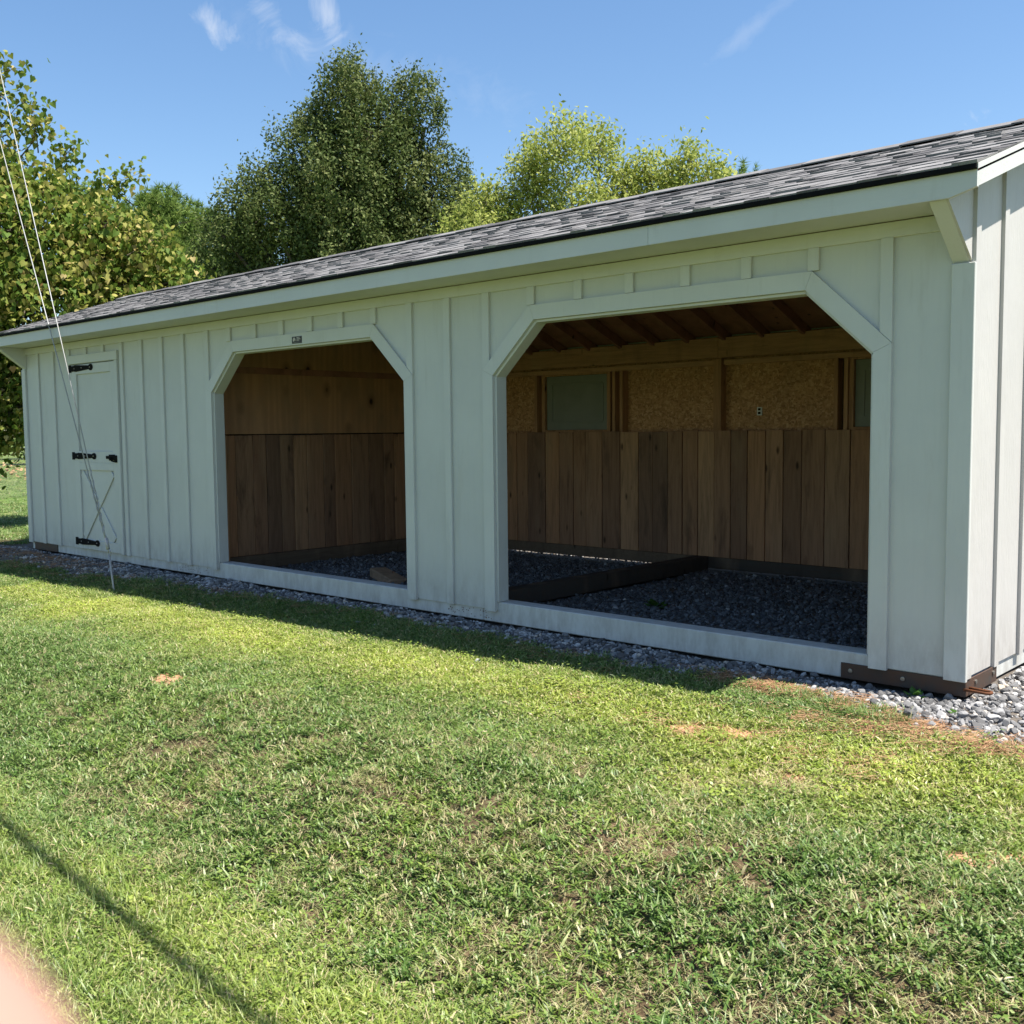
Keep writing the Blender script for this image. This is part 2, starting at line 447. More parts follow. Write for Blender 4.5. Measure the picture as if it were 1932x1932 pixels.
def ground_z(x, y):
    x = np.asarray(x, float); y = np.asarray(y, float)
    A = .005 + .14 * np.clip((9.5 - x) / 8, 0, 1); d = -y
    z = -.112 - A * ss(.3, .8, d) - (.12 - .6 * A) * ss(.6, 2.0, d) - .30 * ss(1.9, 3.2, d) - .05 * ss(3.2, 5, d)
    z = z - .14 * ss(.5, 6, -x) * (1 - ss(0, .8, d)) 
    out = ss(.1, .5, d)
    z = z + out * (.014 * vnoise(x, y, .45, 3) + .022 * vnoise(x, y, 1.7, 5) + bank_w(y) * (.016 * vnoise(x, y, .33, 13) + .010 * vnoise(x, y, .14, 14)))
    ins = (1 - out) * (y < 3.2)
    z = z + ins * .010 * vnoise(x, y, .35, 9) - .018 * ss(2.9, 3.4, y) * ss(7.2, 6.4, x) * ss(5.0, 4.2, y)
    return z
def gravel_w(x, y):
    x = np.asarray(x, float); y = np.asarray(y, float)
    e = gedge(x) + .06 * vnoise(x, y, .25, 21) + .04 * vnoise(x, y, .09, 22)
    w = ss(-.05, .05, y - e)
    w = w * ss(14.5, 13.8, x + .3 * vnoise(x, y, .7, 4)) * ss(-1.4, -.7, x + .3 * vnoise(x, y, .5, 8))
    w = w * ss(4.7, 4.3, y + .2 * vnoise(x, y, .5, 6))
    return w
def dry_w(x, y):
    x = np.asarray(x, float); y = np.asarray(y, float)
    d = np.zeros_like(x)
    for cx, cy, a, b, s in ((9.95, -1.78, .35, .14, .7), (10.49, -2.12, .30, .18, .95), (10.88, -2.39, .22, .16, .9), (10.57, -2.3, .3, .15, .8), (9.42, -1.91, .3, .14, .6), (9.19, -2.36, .3, .14, .6),
                            (8.65, -2.17, .35, .12, .55), (10.47, -1.65, .3, .13, .6), (10.76, -1.47, .35, .12, .7), (11.19, -1.80, .2, .1, .7), (11.27, -1.28, .3, .12, .55), (6.64, -2.58, .4, .12, .5), (6.1, -2.37, .3, .1, .5), (11.26, -2.65, .15, .12, .6)):
        d = np.maximum(d, s * np.exp(-((x - cx) / a) ** 2 - ((y - cy) / b) ** 2))
    d = np.maximum(d, .38 * bank_w(y) * (x > 7.5))
    n = .5 + .5 * vnoise(x, y, .22, 61) + .35 * vnoise(x, y, .08, 62)
    return np.clip(d * 1.7 * np.clip(n, 0, 1.2), 0, 1)
BARE = [(6.87, -2.04, .20, .10), (10.30, -1.12, .17, .07), (10.12, -1.20, .16, .06), (11.61, -1.74, .11, .06), (11.70, -1.63, .14, .06), (10.77, -1.40, .10, .04)]
def bare_w(x, y):
    x = np.asarray(x, float); y = np.asarray(y, float); w = np.zeros_like(x)
    for cx, cy, a, b in BARE:
        r = np.sqrt(((x - cx) / a) ** 2 + ((y - cy) / b) ** 2) + .35 * vnoise(x, y, .07, 31)
        w = np.maximum(w, 1 - ss(.6, 1.1, r))
    return w
def axis(lo, hi, step, far):
    a = list(np.arange(lo, hi + 1e-6, step)); d = step; L, H = [], []
    p = lo; d = step
    while p > -far: d *= 1.28; p -= d; L.append(p)
    p = hi; d = step
    while p < far: d *= 1.28; p += d; H.append(p)
    return np.array(L[::-1] + a + H)
gx = axis(-3, 15, .075, 900); gy = axis(-5.6, 4.6, .06, 900)
X, Y = np.meshgrid(gx, gy); nx, ny = len(gx), len(gy)
Z = ground_z(X.ravel(), Y.ravel())
V = np.stack([X.ravel(), Y.ravel(), Z], 1)
ii = np.arange(nx * ny).reshape(ny, nx)
F = np.stack([ii[:-1, :-1].ravel(), ii[:-1, 1:].ravel(), ii[1:, 1:].ravel(), ii[1:, :-1].ravel()], 1)
xx, yy = X.ravel(), Y.ravel()
gw = gravel_w(xx, yy)
far = np.clip(ss(-1.5, -5, xx) + ss(-6, -9, yy) + ss(5, 7, yy) + ss(14.5, 18, xx), 0, 1) * (1 - gw)
me = npmesh('ground', V, F, {'gravel': gw, 'bare': bare_w(xx, yy), 'far': far, 'dry': np.clip(dry_w(xx, yy) + .15 * (1 - ss(-.2, .1, yy - gedge(xx))) * 0, 0, 1)})
me.polygons.foreach_set('use_smooth', [True] * len(me.polygons))
ground = tagit(link('ground', me, 'ground_soil'), kind='structure')

# ------------------------------------------------------------------ the shed
U = .4064
XL, XR, DEP = -.035, 10.951, 3.66
OT = 2.0                                              # top of the openings
OPEN = ((4.125, 6.815), (7.742, 10.468))
CHX, CHZ = .385, .355
S_F, RY = .338, 1.38                                  # front slope, ridge
def ztop(y): return 2.445 + S_F * (y + .35)
RZ = ztop(RY)
S_B = .385
def zback(y): return 2.245 + S_B * (3.35 - y)         # top of the back slope
shed = empty('run_in_shed', (5.46, 1.83, -.11), 'long pale grey board and batten horse shed with two open bays and shingle roof', 'shed')
def sh(o):
    """parent to the shed, keeping the place"""
    o.parent = shed; o.location = o.location - shed.location if o.location.length or True else o.location
    return o
def part(o, parent):
    """parent keeping world place; every origin here carries no rotation of its parent"""
    mw = o.matrix_basis.copy(); off = Vector((0, 0, 0)); p = parent
    while p is not None: off += Vector(p.matrix_basis.translation); p = p.parent
    o.parent = parent; mw.translation = mw.translation - off; o.matrix_basis = mw
    return o

# front wall: sheet siding with the two openings and the door opening
T_W = .10
DX0, DX1, DZ1 = 1.255, 2.275, 2.045
def front_wall():
    V, F = [], []
    def quad_prism(poly):
        n = len(V); k = len(poly)
        V.extend([(u, 0, v) for u, v in poly]); V.extend([(u, T_W, v) for u, v in poly])
        F.append(list(range(n, n + k))); F.append(list(range(n + 2 * k - 1, n + k - 1, -1)))
        for i in range(k): F.append([n + i, n + k + i, n + k + (i + 1) % k, n + (i + 1) % k])
    def rect(a, b, c, d): quad_prism([(a, c), (b, c), (b, d), (a, d)])
    rect(XL, DX0, 0, 2.30); rect(DX0, DX1, DZ1, 2.30); rect(DX1, OPEN[0][0], 0, 2.30)
    rect(OPEN[0][1], OPEN[1][0], 0, 2.30); rect(OPEN[1][1], XR, 0, 2.30)
    for a, b in OPEN:
        rect(a, b, OT, 2.30)
        quad_prism([(a, OT - CHZ), (a + CHX, OT), (a, OT)]); quad_prism([(b, OT - CHZ), (b, OT), (b - CHX, OT)])
    cen = Vector((5.46, .05, 1.15))
    o = pyd('front_wall', [tuple(Vector(v) - cen) for v in V], F, 'paint_siding', None, cen); fix(o.data); return part(o, shed)
fw_ = front_wall()
BT, BW = .019, .064
def batten(x_right, z0, z1): return part(box('batten', x_right - BW, x_right, -BT, 0, z0, z1, 'paint_trim', None, .002), fw_)
ZT = 2.219
for i in (0, 1, 2): batten(i * U + (.03 if i == 0 else 0), -.004, ZT)
for i in (3, 4, 5): batten(i * U, 2.146, ZT)
for i in (6, 7, 8, 9): batten(i * U, -.004, ZT)
for i in (11, 12, 13, 14, 15, 16): batten(i * U - .005, OT + .099, ZT)
batten(18 * U, -.004, ZT)
for i in (20, 21, 22, 23, 24, 25): batten(i * U, OT + .099, ZT)
TW = .097
def trim(name, poly, mat='paint_trim', y0=-BT - .002, y1=0): return part(prism(name, poly, 'y', y0, y1, mat), fw_)
ch = Vector((CHX, CHZ)).normalized()
k1 = TW * ch.x / (1 + ch.y)              # mitre upright / slope: outer point rises by this
k2 = TW * ch.y / (1 + ch.x)              # mitre slope / header: outer point lies back by this
tanc = CHZ / CHX
J = .0012
for a, b in OPEN:
    for s, e in ((1, a), (-1, b)):
        o_ = e - s * TW
        trim('trim_board', [(e, -.01), (o_, -.01), (o_, OT - CHZ + k1), (e, OT - CHZ)])
        trim('trim_board', [(e, OT - CHZ + J), (o_, OT - CHZ + k1 + J), (e + s * (CHX - k2 - J), OT + TW), (e + s * (CHX - J), OT)])
        zb = OT - CHZ + k1 + .004
        trim('batten', [(o_, zb), (o_ + s * BW, zb + BW * tanc), (o_ + s * BW, ZT), (o_, ZT)], 'paint_trim', -BT, 0)
        part(box('jamb_board', min(e, e + s * .018), max(e, e + s * .018), .002, T_W + .002, .057, OT - CHZ, 'paint_trim', None, .002), fw_)
        nrm = Vector((CHZ * s, 0, -CHX)).normalized()
        part(bar('jamb_board', (e + nrm.x * .009, T_W / 2 + .002, OT - CHZ + nrm.z * .009), (e + s * CHX + nrm.x * .009, T_W / 2 + .002, OT + nrm.z * .009), T_W, .018, 'paint_trim', None, nrm), fw_)
    trim('trim_board', [(a + CHX, OT), (b - CHX, OT), (b - CHX + k2, OT + TW), (a + CHX - k2, OT + TW)])
    part(box('jamb_board', a + CHX, b - CHX, .002, T_W + .002, OT - .018, OT - .001, 'paint_trim', None, .002), fw_)
part(box('frieze_board', XL, XR - .09, -BT + .001, 0, ZT, 2.297, 'paint_horizontal'), fw_)
part(box('corner_board', XR - .092, XR + .0205, -BT - .004, .0, -.012, 2.05, 'paint_trim'), fw_)
part(box('corner_board', XL - .0205, XL + .075, -BT - .004, .0, -.012, 2.05, 'paint_trim'), fw_)
# raw plank edges that line the inside of the front wall beside the openings
for a, b in OPEN:
    part(box('plank', a - .17, a - .004, T_W + .003, T_W + .028, .057, 1.25, 'oak_plank'), fw_)
    part(box('plank', b + .004, b + .17, T_W + .003, T_W + .028, .057, 1.25, 'oak_plank'), fw_)

# skids: painted front sill in three lengths, raw timbers inside
for x0, x1 in ((XL + .01, 3.742), (3.746, 7.592), (7.596, XR - .008)):
    sh_ = part(box('front_skid', x0, x1, .012, .152, -.092, .055, 'paint_horizontal', None, .006), shed)
    if x1 < 10:
        Vn, Fn = [], []
        for k in range(34):
            xn = x1 + rng.uniform(-.36, .05) if k < 28 else x1 + rng.uniform(.02, .2); zn = rng.uniform(-.075, -.012); r_ = .0042
            n = len(Vn)
            for q in range(6): Vn.append((xn + r_ * math.cos(q * math.pi / 3), .0105, zn + r_ * math.sin(q * math.pi / 3)))
            Fn.append([n + q for q in range(6)])
        nl = pyd('nail_heads', Vn, Fn, 'rust'); nl['kind'] = 'stuff'; part(nl, shed)
    else: pass
part(box('back_skid', .0, 7.27, 3.40, 3.54, -.085, .03, 'brown_timber', None, .006), shed)
part(box('back_skid', 7.275, XR - .02, 3.40, 3.54, -.085, .03, 'treated_timber', None, .006), shed)
part(box('cross_skid', 7.205, 7.345, .155, 3.398, -.10, .033, 'treated_timber', None, .006), shed)
part(box('cross_skid', 3.57, 3.712, .155, 3.398, -.11, .03, 'brown_timber', None, .006), shed)
part(box('end_skid', XR - .15, XR - .012, .155, 3.398, -.092, .05, 'paint_horizontal', None, .006), shed)
part(box('end_skid', XL + .012, XL + .15, .155, 3.398, -.092, .05, 'treated_timber', None, .006), shed)

# gable walls with the winged eave returns
def gable(x0, x1, xo):
    poly = [(0, 0), (DEP, 0), (DEP, zback(DEP) - .06), (RY, RZ - .055), (-.33, ztop(-.33) - .06), (-.33, 2.302), (0, 2.054)]
    return part(prism('gable_wall', poly, 'x', x0, x1, 'paint_rough'), shed)
gr = gable(XR - .012, XR, 1); gl = gable(XL, XL + .012, -1)
for g_, xa, xb in ((gr, XR - .09, XR - .0125), (gl, XL + .0125, XL + .09)):
    part(prism('eave_return', [(-.002, 2.05), (-.002, 2.301), (-.328, 2.301), (-.325, 2.301)], 'x', xa, xb, 'paint_trim'), g_)
def glim(y): return (ztop(y) if y < RY else zback(y)) - .135
for k in range(0, 10):
    y0 = -.006 + k * U
    if y0 > DEP - BW: y0 = DEP - BW
    for g_, xa, xb in ((gr, XR, XR + BT), (gl, XL - BT, XL)):
        if k == 0:
            part(prism('batten', [(y0, 0.0), (y0 + BW, 0.0), (y0 + BW, glim(y0 + BW)), (y0, glim(y0))], 'x', xa, xb, 'paint_rough'), g_)
        else:
            part(prism('batten', [(y0, -.006), (y0 + BW, -.006), (y0 + BW, glim(y0 + BW)), (y0, glim(y0))], 'x', xa, xb, 'paint_rough'), g_)
# back wall
bw = part(box('back_wall', XL, XR, 3.512, DEP, 0.035, 2.16, 'paint_siding'), shed)
part(box('osb_panel', 3.75, 5.05, 3.500, 3.5115, 1.20, 2.14, 'osb', None, .001), bw)
part(box('osb_panel', 5.053, 7.40, 3.5005, 3.5115, 1.20, 2.14, 'osb', None, .001), bw)
part(box('osb_panel', 7.403, 9.84, 3.500, 3.5115, 1.20, 2.14, 'osb', None, .001), bw)
part(box('osb_panel', 9.843, XR - .1, 3.5005, 3.5115, 1.20, 2.14, 'osb', None, .001), bw)
ed = [3.72, 3.90, 4.08, 4.27, 4.49, 4.70, 4.848, 5.013, 5.271, 5.472, 5.668, 5.84, 6.059, 6.292, 6.522, 6.698, 6.876, 7.052, 7.230, 7.413, 7.593, 7.771, 7.96,
      8.142, 8.324, 8.546, 8.779, 8.987, 9.20, 9.43, 9.62, 9.85, 10.07, 10.26, 10.50, 10.68, 10.86]
for a, b in zip(ed, ed[1:]):
    g_ = rng.uniform(.004, .010); dz = rng.uniform(-.006, .006); pr = rng.uniform(0, .007)
    part(box('plank', a + g_ / 2, b - g_ / 2, 3.382 - pr, 3.406, .031, 1.245 + dz, 'oak_plank', None, .003), bw)
part(box('top_plate', 3.75, 7.44, 3.395, 3.435, 1.935, 2.125, 'pine_beam'), bw)
part(box('top_plate', 7.443, XR - .1, 3.393, 3.435, 1.935, 2.125, 'pine_beam'), bw)
part(box('nailer', 3.75, 7.385, 3.44, 3.478, 1.868, 1.920, 'pine_beam'), bw)
part(box('nailer', 7.475, XR - .1, 3.44, 3.478, 1.868, 1.920, 'pine_beam'), bw)
for a, b in ((5.10, 5.138), (6.175, 6.213), (6.27, 6.308), (7.386, 7.471), (8.608, 8.646), (8.70, 8.738), (9.62, 9.66), (10.2, 10.24), (4.3, 4.338)):
    part(box('stud', a, b, 3.402, 3.498, 1.18, 1.866 if not 7.3 < a < 7.4 else 1.932, 'pine_lumber'), bw)
for a, b in ((5.062, 5.095), (6.128, 6.165), (8.655, 8.69)):
    part(box('gap_shade', a, b, 3.478, 3.499, 1.2, 1.866, 'dark_gap'), bw)  # dark strips added between studs, standing in for shade in the gaps
for x0, x1 in ((5.215, 6.095), (8.765, 9.60)):
    w_ = part(box('window', x0 + .012, x1 - .012, 3.470, 3.478, 1.268, 1.850, 'shutter_paint'), shed)
    w_['label'] = 'pale grey closed shutter panel in back wall'
    for a, b, c_, d in ((x0 - .035, x0 + .012, 1.225, 1.866), (x1 - .012, x1 + .03, 1.225, 1.866), (x0 + .0125, x1 - .0125, 1.225, 1.267), (x0 + .0125, x1 - .0125, 1.851, 1.867)):
        part(box('window_frame', a, b, 3.432, 3.482, c_, d, 'pine_lumber'), w_)
    px0, px1, pz0, pz1 = x0 + .10, x1 - .10, 1.36, 1.755
    for a, b, c_, d in ((px0 - .018, px0, pz0, pz1), (px1, px1 + .018, pz0, pz1), (px0, px1, pz0 - .018, pz0), (px0, px1, pz1, pz1 + .018)):
        part(box('moulding', a, b, 3.4625, 3.4695, c_, d, 'shutter_paint', None, .001), w_)
out_ = part(box('outlet', 7.806, 7.858, 3.488, 3.4995, 1.385, 1.462, 'white_plastic', None, .004), shed)
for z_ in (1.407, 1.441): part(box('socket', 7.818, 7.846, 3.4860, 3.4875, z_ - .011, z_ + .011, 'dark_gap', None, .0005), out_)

# tack room partition inside the left bay
pw = part(box('partition_wall', 3.585, 3.640, .11, 3.38, .031, 2.42, 'dark_gap'), shed)  # sheet coloured dark so the plank gaps look shaded
part(box('plywood_panel', 3.641, 3.652, .11, 1.32, 1.26, 1.868, 'plywood', None, .001), pw)
part(box('plywood_panel', 3.641, 3.652, 1.323, 3.38, 1.26, 1.868, 'plywood', None, .001), pw)
part(box('plywood_panel', 3.641, 3.652, .11, 1.90, 1.932, 2.42, 'plywood', None, .001), pw)
part(box('plywood_panel', 3.641, 3.652, 1.903, 3.38, 1.932, 2.42, 'plywood', None, .001), pw)
part(box('nailer', 3.641, 3.6465, .11, 3.38, 1.869, 1.931, 'roof_wood', None, .001), pw)
ed = [.115, .26, .395, .514, .717, .874, 1.044, 1.208, 1.375, 1.592, 1.745, 1.973, 2.22, 2.437, 2.593, 2.753, 2.97, 3.16, 3.376]
for a, b in zip(ed, ed[1:]):
    g_ = rng.uniform(.005, .012); dz = rng.uniform(-.006, .006); pr = rng.uniform(0, .006)
    part(box('plank', 3.642, 3.664 + pr * 1.5, a + g_ / 2, b - g_ / 2, .031, 1.247 + dz, 'oak_plank', None, .005), pw)

# corner brackets of steel, bolts, tow loop
def bracket(x0, x1, loop):
    pol = 'steel_plate'
    b_ = part(box('corner_bracket', x0, x1, .002, .010, -.090, -.006, pol, None, .002), shed)
    if loop:
        part(box('side_plate', x1 - .008, x1, .0105, .46, -.090, -.006, pol, None, .002), b_)
        for x_ in (x0 + .055, x0 + .34):
            V, F = [], []
            for yy_, rr in ((.002, .012), (-.004, .012), (-.005, .007)):
                for q in range(10): V.append((rr * math.cos(q * .628), yy_, rr * math.sin(q * .628)))
            for a_ in range(2):
                for q in range(10): F.append([a_ * 10 + q, a_ * 10 + (q + 1) % 10, a_ * 10 + 10 + (q + 1) % 10, a_ * 10 + 10 + q])
            F.append(list(range(20, 30)))
            part(pyd('bolt', V, F, 'bolt_steel', None, (x_, .0015, -.045)), b_)
        for y_ in (.14, .40):
            V, F = [], []
            for xx_, rr in ((0, .012), (.006, .012), (.007, .007)):
                for q in range(10): V.append((xx_, rr * math.cos(q * .628), rr * math.sin(q * .628)))
            for a_ in range(2):
                for q in range(10): F.append([a_ * 10 + q, a_ * 10 + (q + 1) % 10, a_ * 10 + 10 + (q + 1) % 10, a_ * 10 + 10 + q])
            F.append(list(range(20, 30)))
            part(pyd('bolt', V, F, 'bolt_steel', None, (x1 + .0005, y_, -.035)), b_)
        pts = [(x1 - .01, .004, -.052), (x1 + .09, .004, -.055)] + [(x1 + .09 + .026 * math.sin(a_), .030 - .026 * math.cos(a_), -.055) for a_ in np.linspace(.3, math.pi - .3, 6)] + [(x1 + .09, .056, -.055), (x1 - .01, .056, -.052)]
        part(tube('tow_loop', pts, .0075, 'rust'), b_)
    return b_
bracket(10.306, XR + .012, True)
bracket(.05, .67, False)

# door of the tack room
dr = part(box('door', DX0 + .006, DX1 - .006, -.004, .03, .004, 2.040, 'paint_trim'), shed)
dr['label'] = 'pale grey tack room door with cross-braced lower half'
dz0 = -.0045
def dboard(n, x0, x1, z0, z1): return part(box(n, x0, x1, -.022, dz0, z0, z1, 'paint_trim', None, .002), dr)
a0, a1 = DX0 + .008, DX1 - .008
dboard('stile', a0, a0 + .115, .006, 2.038); dboard('stile', a1 - .095, a1, .006, 2.038)
dboard('rail', a0 + .1155, a1 - .0955, 1.935, 2.038); dboard('rail', a0 + .1155, a1 - .0955, .966, 1.09)
dboard('rail', a0 + .1155, a1 - .0955, .006, .11); dboard('rail', a0 + .1155, a1 - .0955, .885, .9655)
ix0, ix1, iz0, iz1 = a0 + .118, a1 - .098, .112, .883
part(bar('brace', (ix0 + .04, -.012, iz0 + .03), (ix1 - .04, -.012, iz1 - .03), .085, .015, 'paint_trim', None, (0, -1, 0)), dr)
mx_, mz_ = (ix0 + ix1) / 2, (iz0 + iz1) / 2
dv = Vector((ix1 - ix0, 0, iz0 - iz1)).normalized() * .058
part(bar('brace', (ix0 + .04, -.012, iz1 - .03), (mx_ - dv.x, -.012, mz_ - dv.z), .085, .014, 'paint_trim', None, (0, -1, 0)), dr)
part(bar('brace', (mx_ + dv.x, -.012, mz_ + dv.z), (ix1 - .04, -.012, iz0 + .03), .085, .014, 'paint_trim', None, (0, -1, 0)), dr)
for zc in (2.0, 1.038, .085):
    hg = part(box('hinge', a0 - .045, a0 + .012, -.0305, -.0225, zc - .042, zc + .042, 'black_iron', None, .002), dr)
    xs = a0 + .012
    prof = [(0, .03), (.06, .03), (.10, .036), (.36, .024), (.42, .020), (.45, .034), (.48, .034), (.505, .02), (.515, 0)]
    poly = [(xs + u, zc + w) for u, w in prof] + [(xs + u, zc - w) for u, w in prof[::-1][1:]]
    part(prism('strap', poly, 'y', -.030, -.0225, 'black_iron'), hg)
    for u in (.09, .26, .46): part(tube('screw', [(xs + u, -.0302, zc), (xs + u, -.0345, zc)], .008, 'bolt_steel'), hg)
lt = part(box('latch', 2.09, 2.215, -.034, -.0225, .995, 1.058, 'black_iron', None, .004), dr)
part(box('latch_bolt', 2.02, 2.0895, -.031, -.0225, 1.012, 1.044, 'black_iron', None, .004), lt)
part(box('keeper', 2.2155, 2.262, -.036, -.0225, .975, 1.05, 'black_iron', None, .004), lt)
part(tube('latch_ring', [(2.15, -.04, 1.03), (2.175, -.055, 1.005), (2.205, -.055, .99), (2.23, -.04, .985)], .007, 'black_iron'), lt)
part(box('door_trim', DX0 - .075, DX1 + .055, -.027, 0, 2.050, 2.145, 'paint_trim'), dr)
part(box('door_trim', DX1 - .004, DX1 + .052, -.027, 0, -.002, 2.049, 'paint_trim'), dr)

# maker's plate over the left bay
sg = part(box('maker_plate', 5.416, 5.552, -.0245, -.0215, 2.012, 2.070, 'plate_black', None, .001), shed)
emb = [(5.433, 2.034), (5.431, 2.046), (5.437, 2.056), (5.445, 2.061), (5.449, 2.066), (5.453, 2.061), (5.463, 2.057), (5.468, 2.047), (5.469, 2.034), (5.461, 2.034), (5.460, 2.044), (5.455, 2.041), (5.450, 2.031), (5.441, 2.029)]
part(prism('emblem', emb, 'y', -.0262, -.0246, 'plate_print'), sg)
for z_, x1_ in ((2.060, 5.528), (2.048, 5.535), (2.037, 5.522)): part(box('lettering', 5.482, x1_, -.0258, -.0246, z_ - .0032, z_ + .0032, 'plate_print', None, .0002), sg)
part(box('lettering', 5.436, 5.520, -.0258, -.0246, 2.0175, 2.0245, 'plate_print_dim', None, .0002), sg)
for x_ in (5.421, 5.547): part(tube('screw', [(x_, -.0246, 2.042), (x_, -.0275, 2.042)], .0035, 'bolt_steel'), sg)

# ------------------------------------------------------------------ roof
rx0, rx1 = XL - .135, XR + .134
FJ = 9.29                                             # butt joint of the two fascia boards
rf = part(prism('roof', [(-.345, ztop(-.345) - .045), (RY, RZ - .045), (RY, RZ - .018), (-.355, ztop(-.355) - .018)], 'x', rx0, rx1, 'roof_wood'), shed)
part(prism('roof_deck', [(RY, RZ - .045), (DEP + .15, zback(DEP + .15) - .03), (DEP + .15, zback(DEP + .15) - .012), (RY, RZ - .018)], 'x', rx0, rx1, 'roof_wood'), rf)
part(prism('fascia', [(rx0, 2.300), (FJ - .0015, 2.300), (FJ - .0015, 2.408), (rx0, 2.408)], 'y', -.352, -.332, 'paint_horizontal'), rf)
part(prism('fascia', [(FJ + .0015, 2.300), (XR + .012, 2.300), (rx1, 2.334), (rx1, 2.408), (FJ + .0015, 2.408)], 'y', -.353, -.332, 'paint_horizontal'), rf)
part(box('soffit', XL + .09, XR - .091, -.331, -.004, 2.3015, 2.312, 'paint_horizontal'), rf)
part(box('drip_edge', rx0 - .002, rx1 + .002, -.374, -.346, 2.409, 2.4312, 'drip_edge', None, .002), rf)
for x_, s in ((rx1, 1), (rx0, -1)):
    xa, xb = (x_ - .019, x_) if s > 0 else (x_, x_ + .019)
    part(prism('rake_board', [(-.331, ztop(-.331) - .112), (RY, RZ - .112), (RY, RZ - .034), (-.331, ztop(-.331) - .034)], 'x', xa, xb, 'paint_horizontal'), rf)
    part(prism('rake_board', [(RY + .002, RZ - .112), (DEP + .15, zback(DEP + .15) - .10), (DEP + .15, zback(DEP + .15) - .02), (RY + .002, RZ - .034)], 'x', xa, xb, 'paint_horizontal'), rf)
    ea, eb = (x_ - .017, x_ + .006) if s > 0 else (x_ - .006, x_ + .017)
    part(prism('rake_edge', [(-.36, ztop(-.36) - .033), (RY, RZ - .033), (RY, RZ - .007), (-.36, ztop(-.36) - .007)], 'x', ea, eb, 'paint_trim'), rf)
    sa, sb = (XR + .0005, x_ - .0195) if s > 0 else (x_ + .0195, XL - .0005)
    part(prism('rake_soffit', [(-.330, ztop(-.33) - .075), (RY, RZ - .075), (RY, RZ - .063), (-.330, ztop(-.33) - .063)], 'x', sa, sb, 'paint_trim'), rf)
for k in range(0, 27):
    xr_ = U * (k + .5) + .005
    if xr_ > XR - .1: break
    if xr_ > 3.72:
        part(bar('rafter', (xr_ - .019, RY + .02, zback(RY + .02) - .082), (xr_ - .019, 3.50, zback(3.50) - .082), .038, .095, 'roof_wood'), rf)
    part(bar('rafter', (xr_ - .019, RY - .02, ztop(RY - .02) - .094), (xr_ - .019, .02, ztop(.02) - .094), .038, .095, 'roof_wood'), rf)
part(box('ridge_board', .0, XR - .02, RY - .015, RY + .015, RZ - .21, RZ - .06, 'roof_wood'), rf)
# shingles: overlapping tabs in courses, the nearest 300 as single pieces
ang = math.atan(S_F); ca, sa_ = math.cos(ang), math.sin(ang)
SLOPE_L = (RY + .36) / ca; EXPO = .142
WID = (.08, .115, .15, .20)
tabm = []
def tab_mesh(w, th):
    me_ = bpy.data.meshes.new('shingle')
    L = EXPO + .045
    pts = []
    n = 5
    for i in range(n + 1):
        u = -w / 2 + w * i / n
        pts.append((u, rng.uniform(-.003, .003)))
    V = [(u, d, 0) for u, d in pts] + [(u, d + .001, th) for u, d in pts] + [(u, L, 0) for u, d in pts] + [(u, L, .004) for u, d in pts]
    m = n + 1; F = []
    for i in range(n):
        F.append([i, i + 1, m + i + 1, m + i]); F.append([m + i, m + i + 1, 3 * m + i + 1, 3 * m + i]); 
    F.append([0, m, 3 * m, 2 * m]); F.append([n, 2 * m + n, 3 * m + n, m + n])
    me_.from_pydata(V, [], F); me_.materials.append(MT['shingle']); me_.update(); return me_
for w in WID:
    for th in (.008, .0115, .0155): tabm.append((w, th, tab_mesh(w - .002, th)))
Vx, Nn = Vector((0, ca, sa_)), Vector((0, -sa_, ca))
Rm = Matrix(((1, 0, 0), (0, ca, -sa_), (0, sa_, ca))).to_4x4()
tabs = []
ncourse = int(SLOPE_L / EXPO)
for c_ in range(ncourse + 1):
    x = rx0 + .004 - rng.uniform(0, .12); s0 = c_ * EXPO - .012
    thick = rng.random() < .5
    while x < rx1:
        th = (.008 if not thick else rng.choice((.0115, .0155))); thick = not thick if rng.random() < .8 else thick
        w = rng.choice(WID)
        xc = x + w / 2
        if xc - w / 2 < rx0 - .006: xc = rx0 - .006 + w / 2
        if xc + w / 2 > rx1 + .006: xc = rx1 + .006 - w / 2
        p = Vector((xc, -.36, ztop(-.36) - .006)) + Vx * s0 + Nn * (.0015 * (c_ % 2) + .001 * rng.random())
        tabs.append((w, th, p)); x += w
        if s0 + EXPO > SLOPE_L: pass
def tab_for(w, th): return next(m for (a, b, m) in tabm if a == w and b == th)
tabs.sort(key=lambda t_: (t_[2] - CAM).length)
for w, th, p in tabs[:300]:
    o = bpy.data.objects.new('shingle', tab_for(w, th)); COL.objects.link(o)
    m = Rm.copy(); m.translation = p; o.matrix_basis = m; part(o, rf)
# the rest: one part per tone so that the colours stay mixed
V, F = [], []
rest = [[], [], []]
for t_ in tabs[300:]: rest[rng.randrange(3)].append(t_)
t = NT('shingle_field')
a = t.node('ShaderNodeAttribute', attribute_name='v')
g = t.noise(t.coords((1, 1, 1), False), 160, 3, .8)
c = t.ramp(a.outputs['Fac'], [(0, (.07, .067, .07)), (.25, (.10, .097, .098)), (.45, (.165, .16, .16)), (.8, (.205, .20, .198)), (1, (.245, .238, .235))])
c = t.mix(.2, c, (.10, .098, .10)); c = t.mix(t.math('MULTIPLY', t.fr(g, .45, .75), .35), c, (.24, .235, .23))
MT['shingle_field'] = t.done(c, .9, .15)
V, F, A = [], [], []
for w, th, p in tabs[300:]:
    me_ = tab_for(w, th); n = len(V); val = rng.random()
    for v in me_.vertices: V.append(tuple(Rm.to_3x3() @ v.co + p)); A.append(val)
    for pl in me_.polygons: F.append([n + q for q in pl.vertices])
o = pyd('shingles', V, F, 'shingle_field'); o['kind'] = 'stuff'
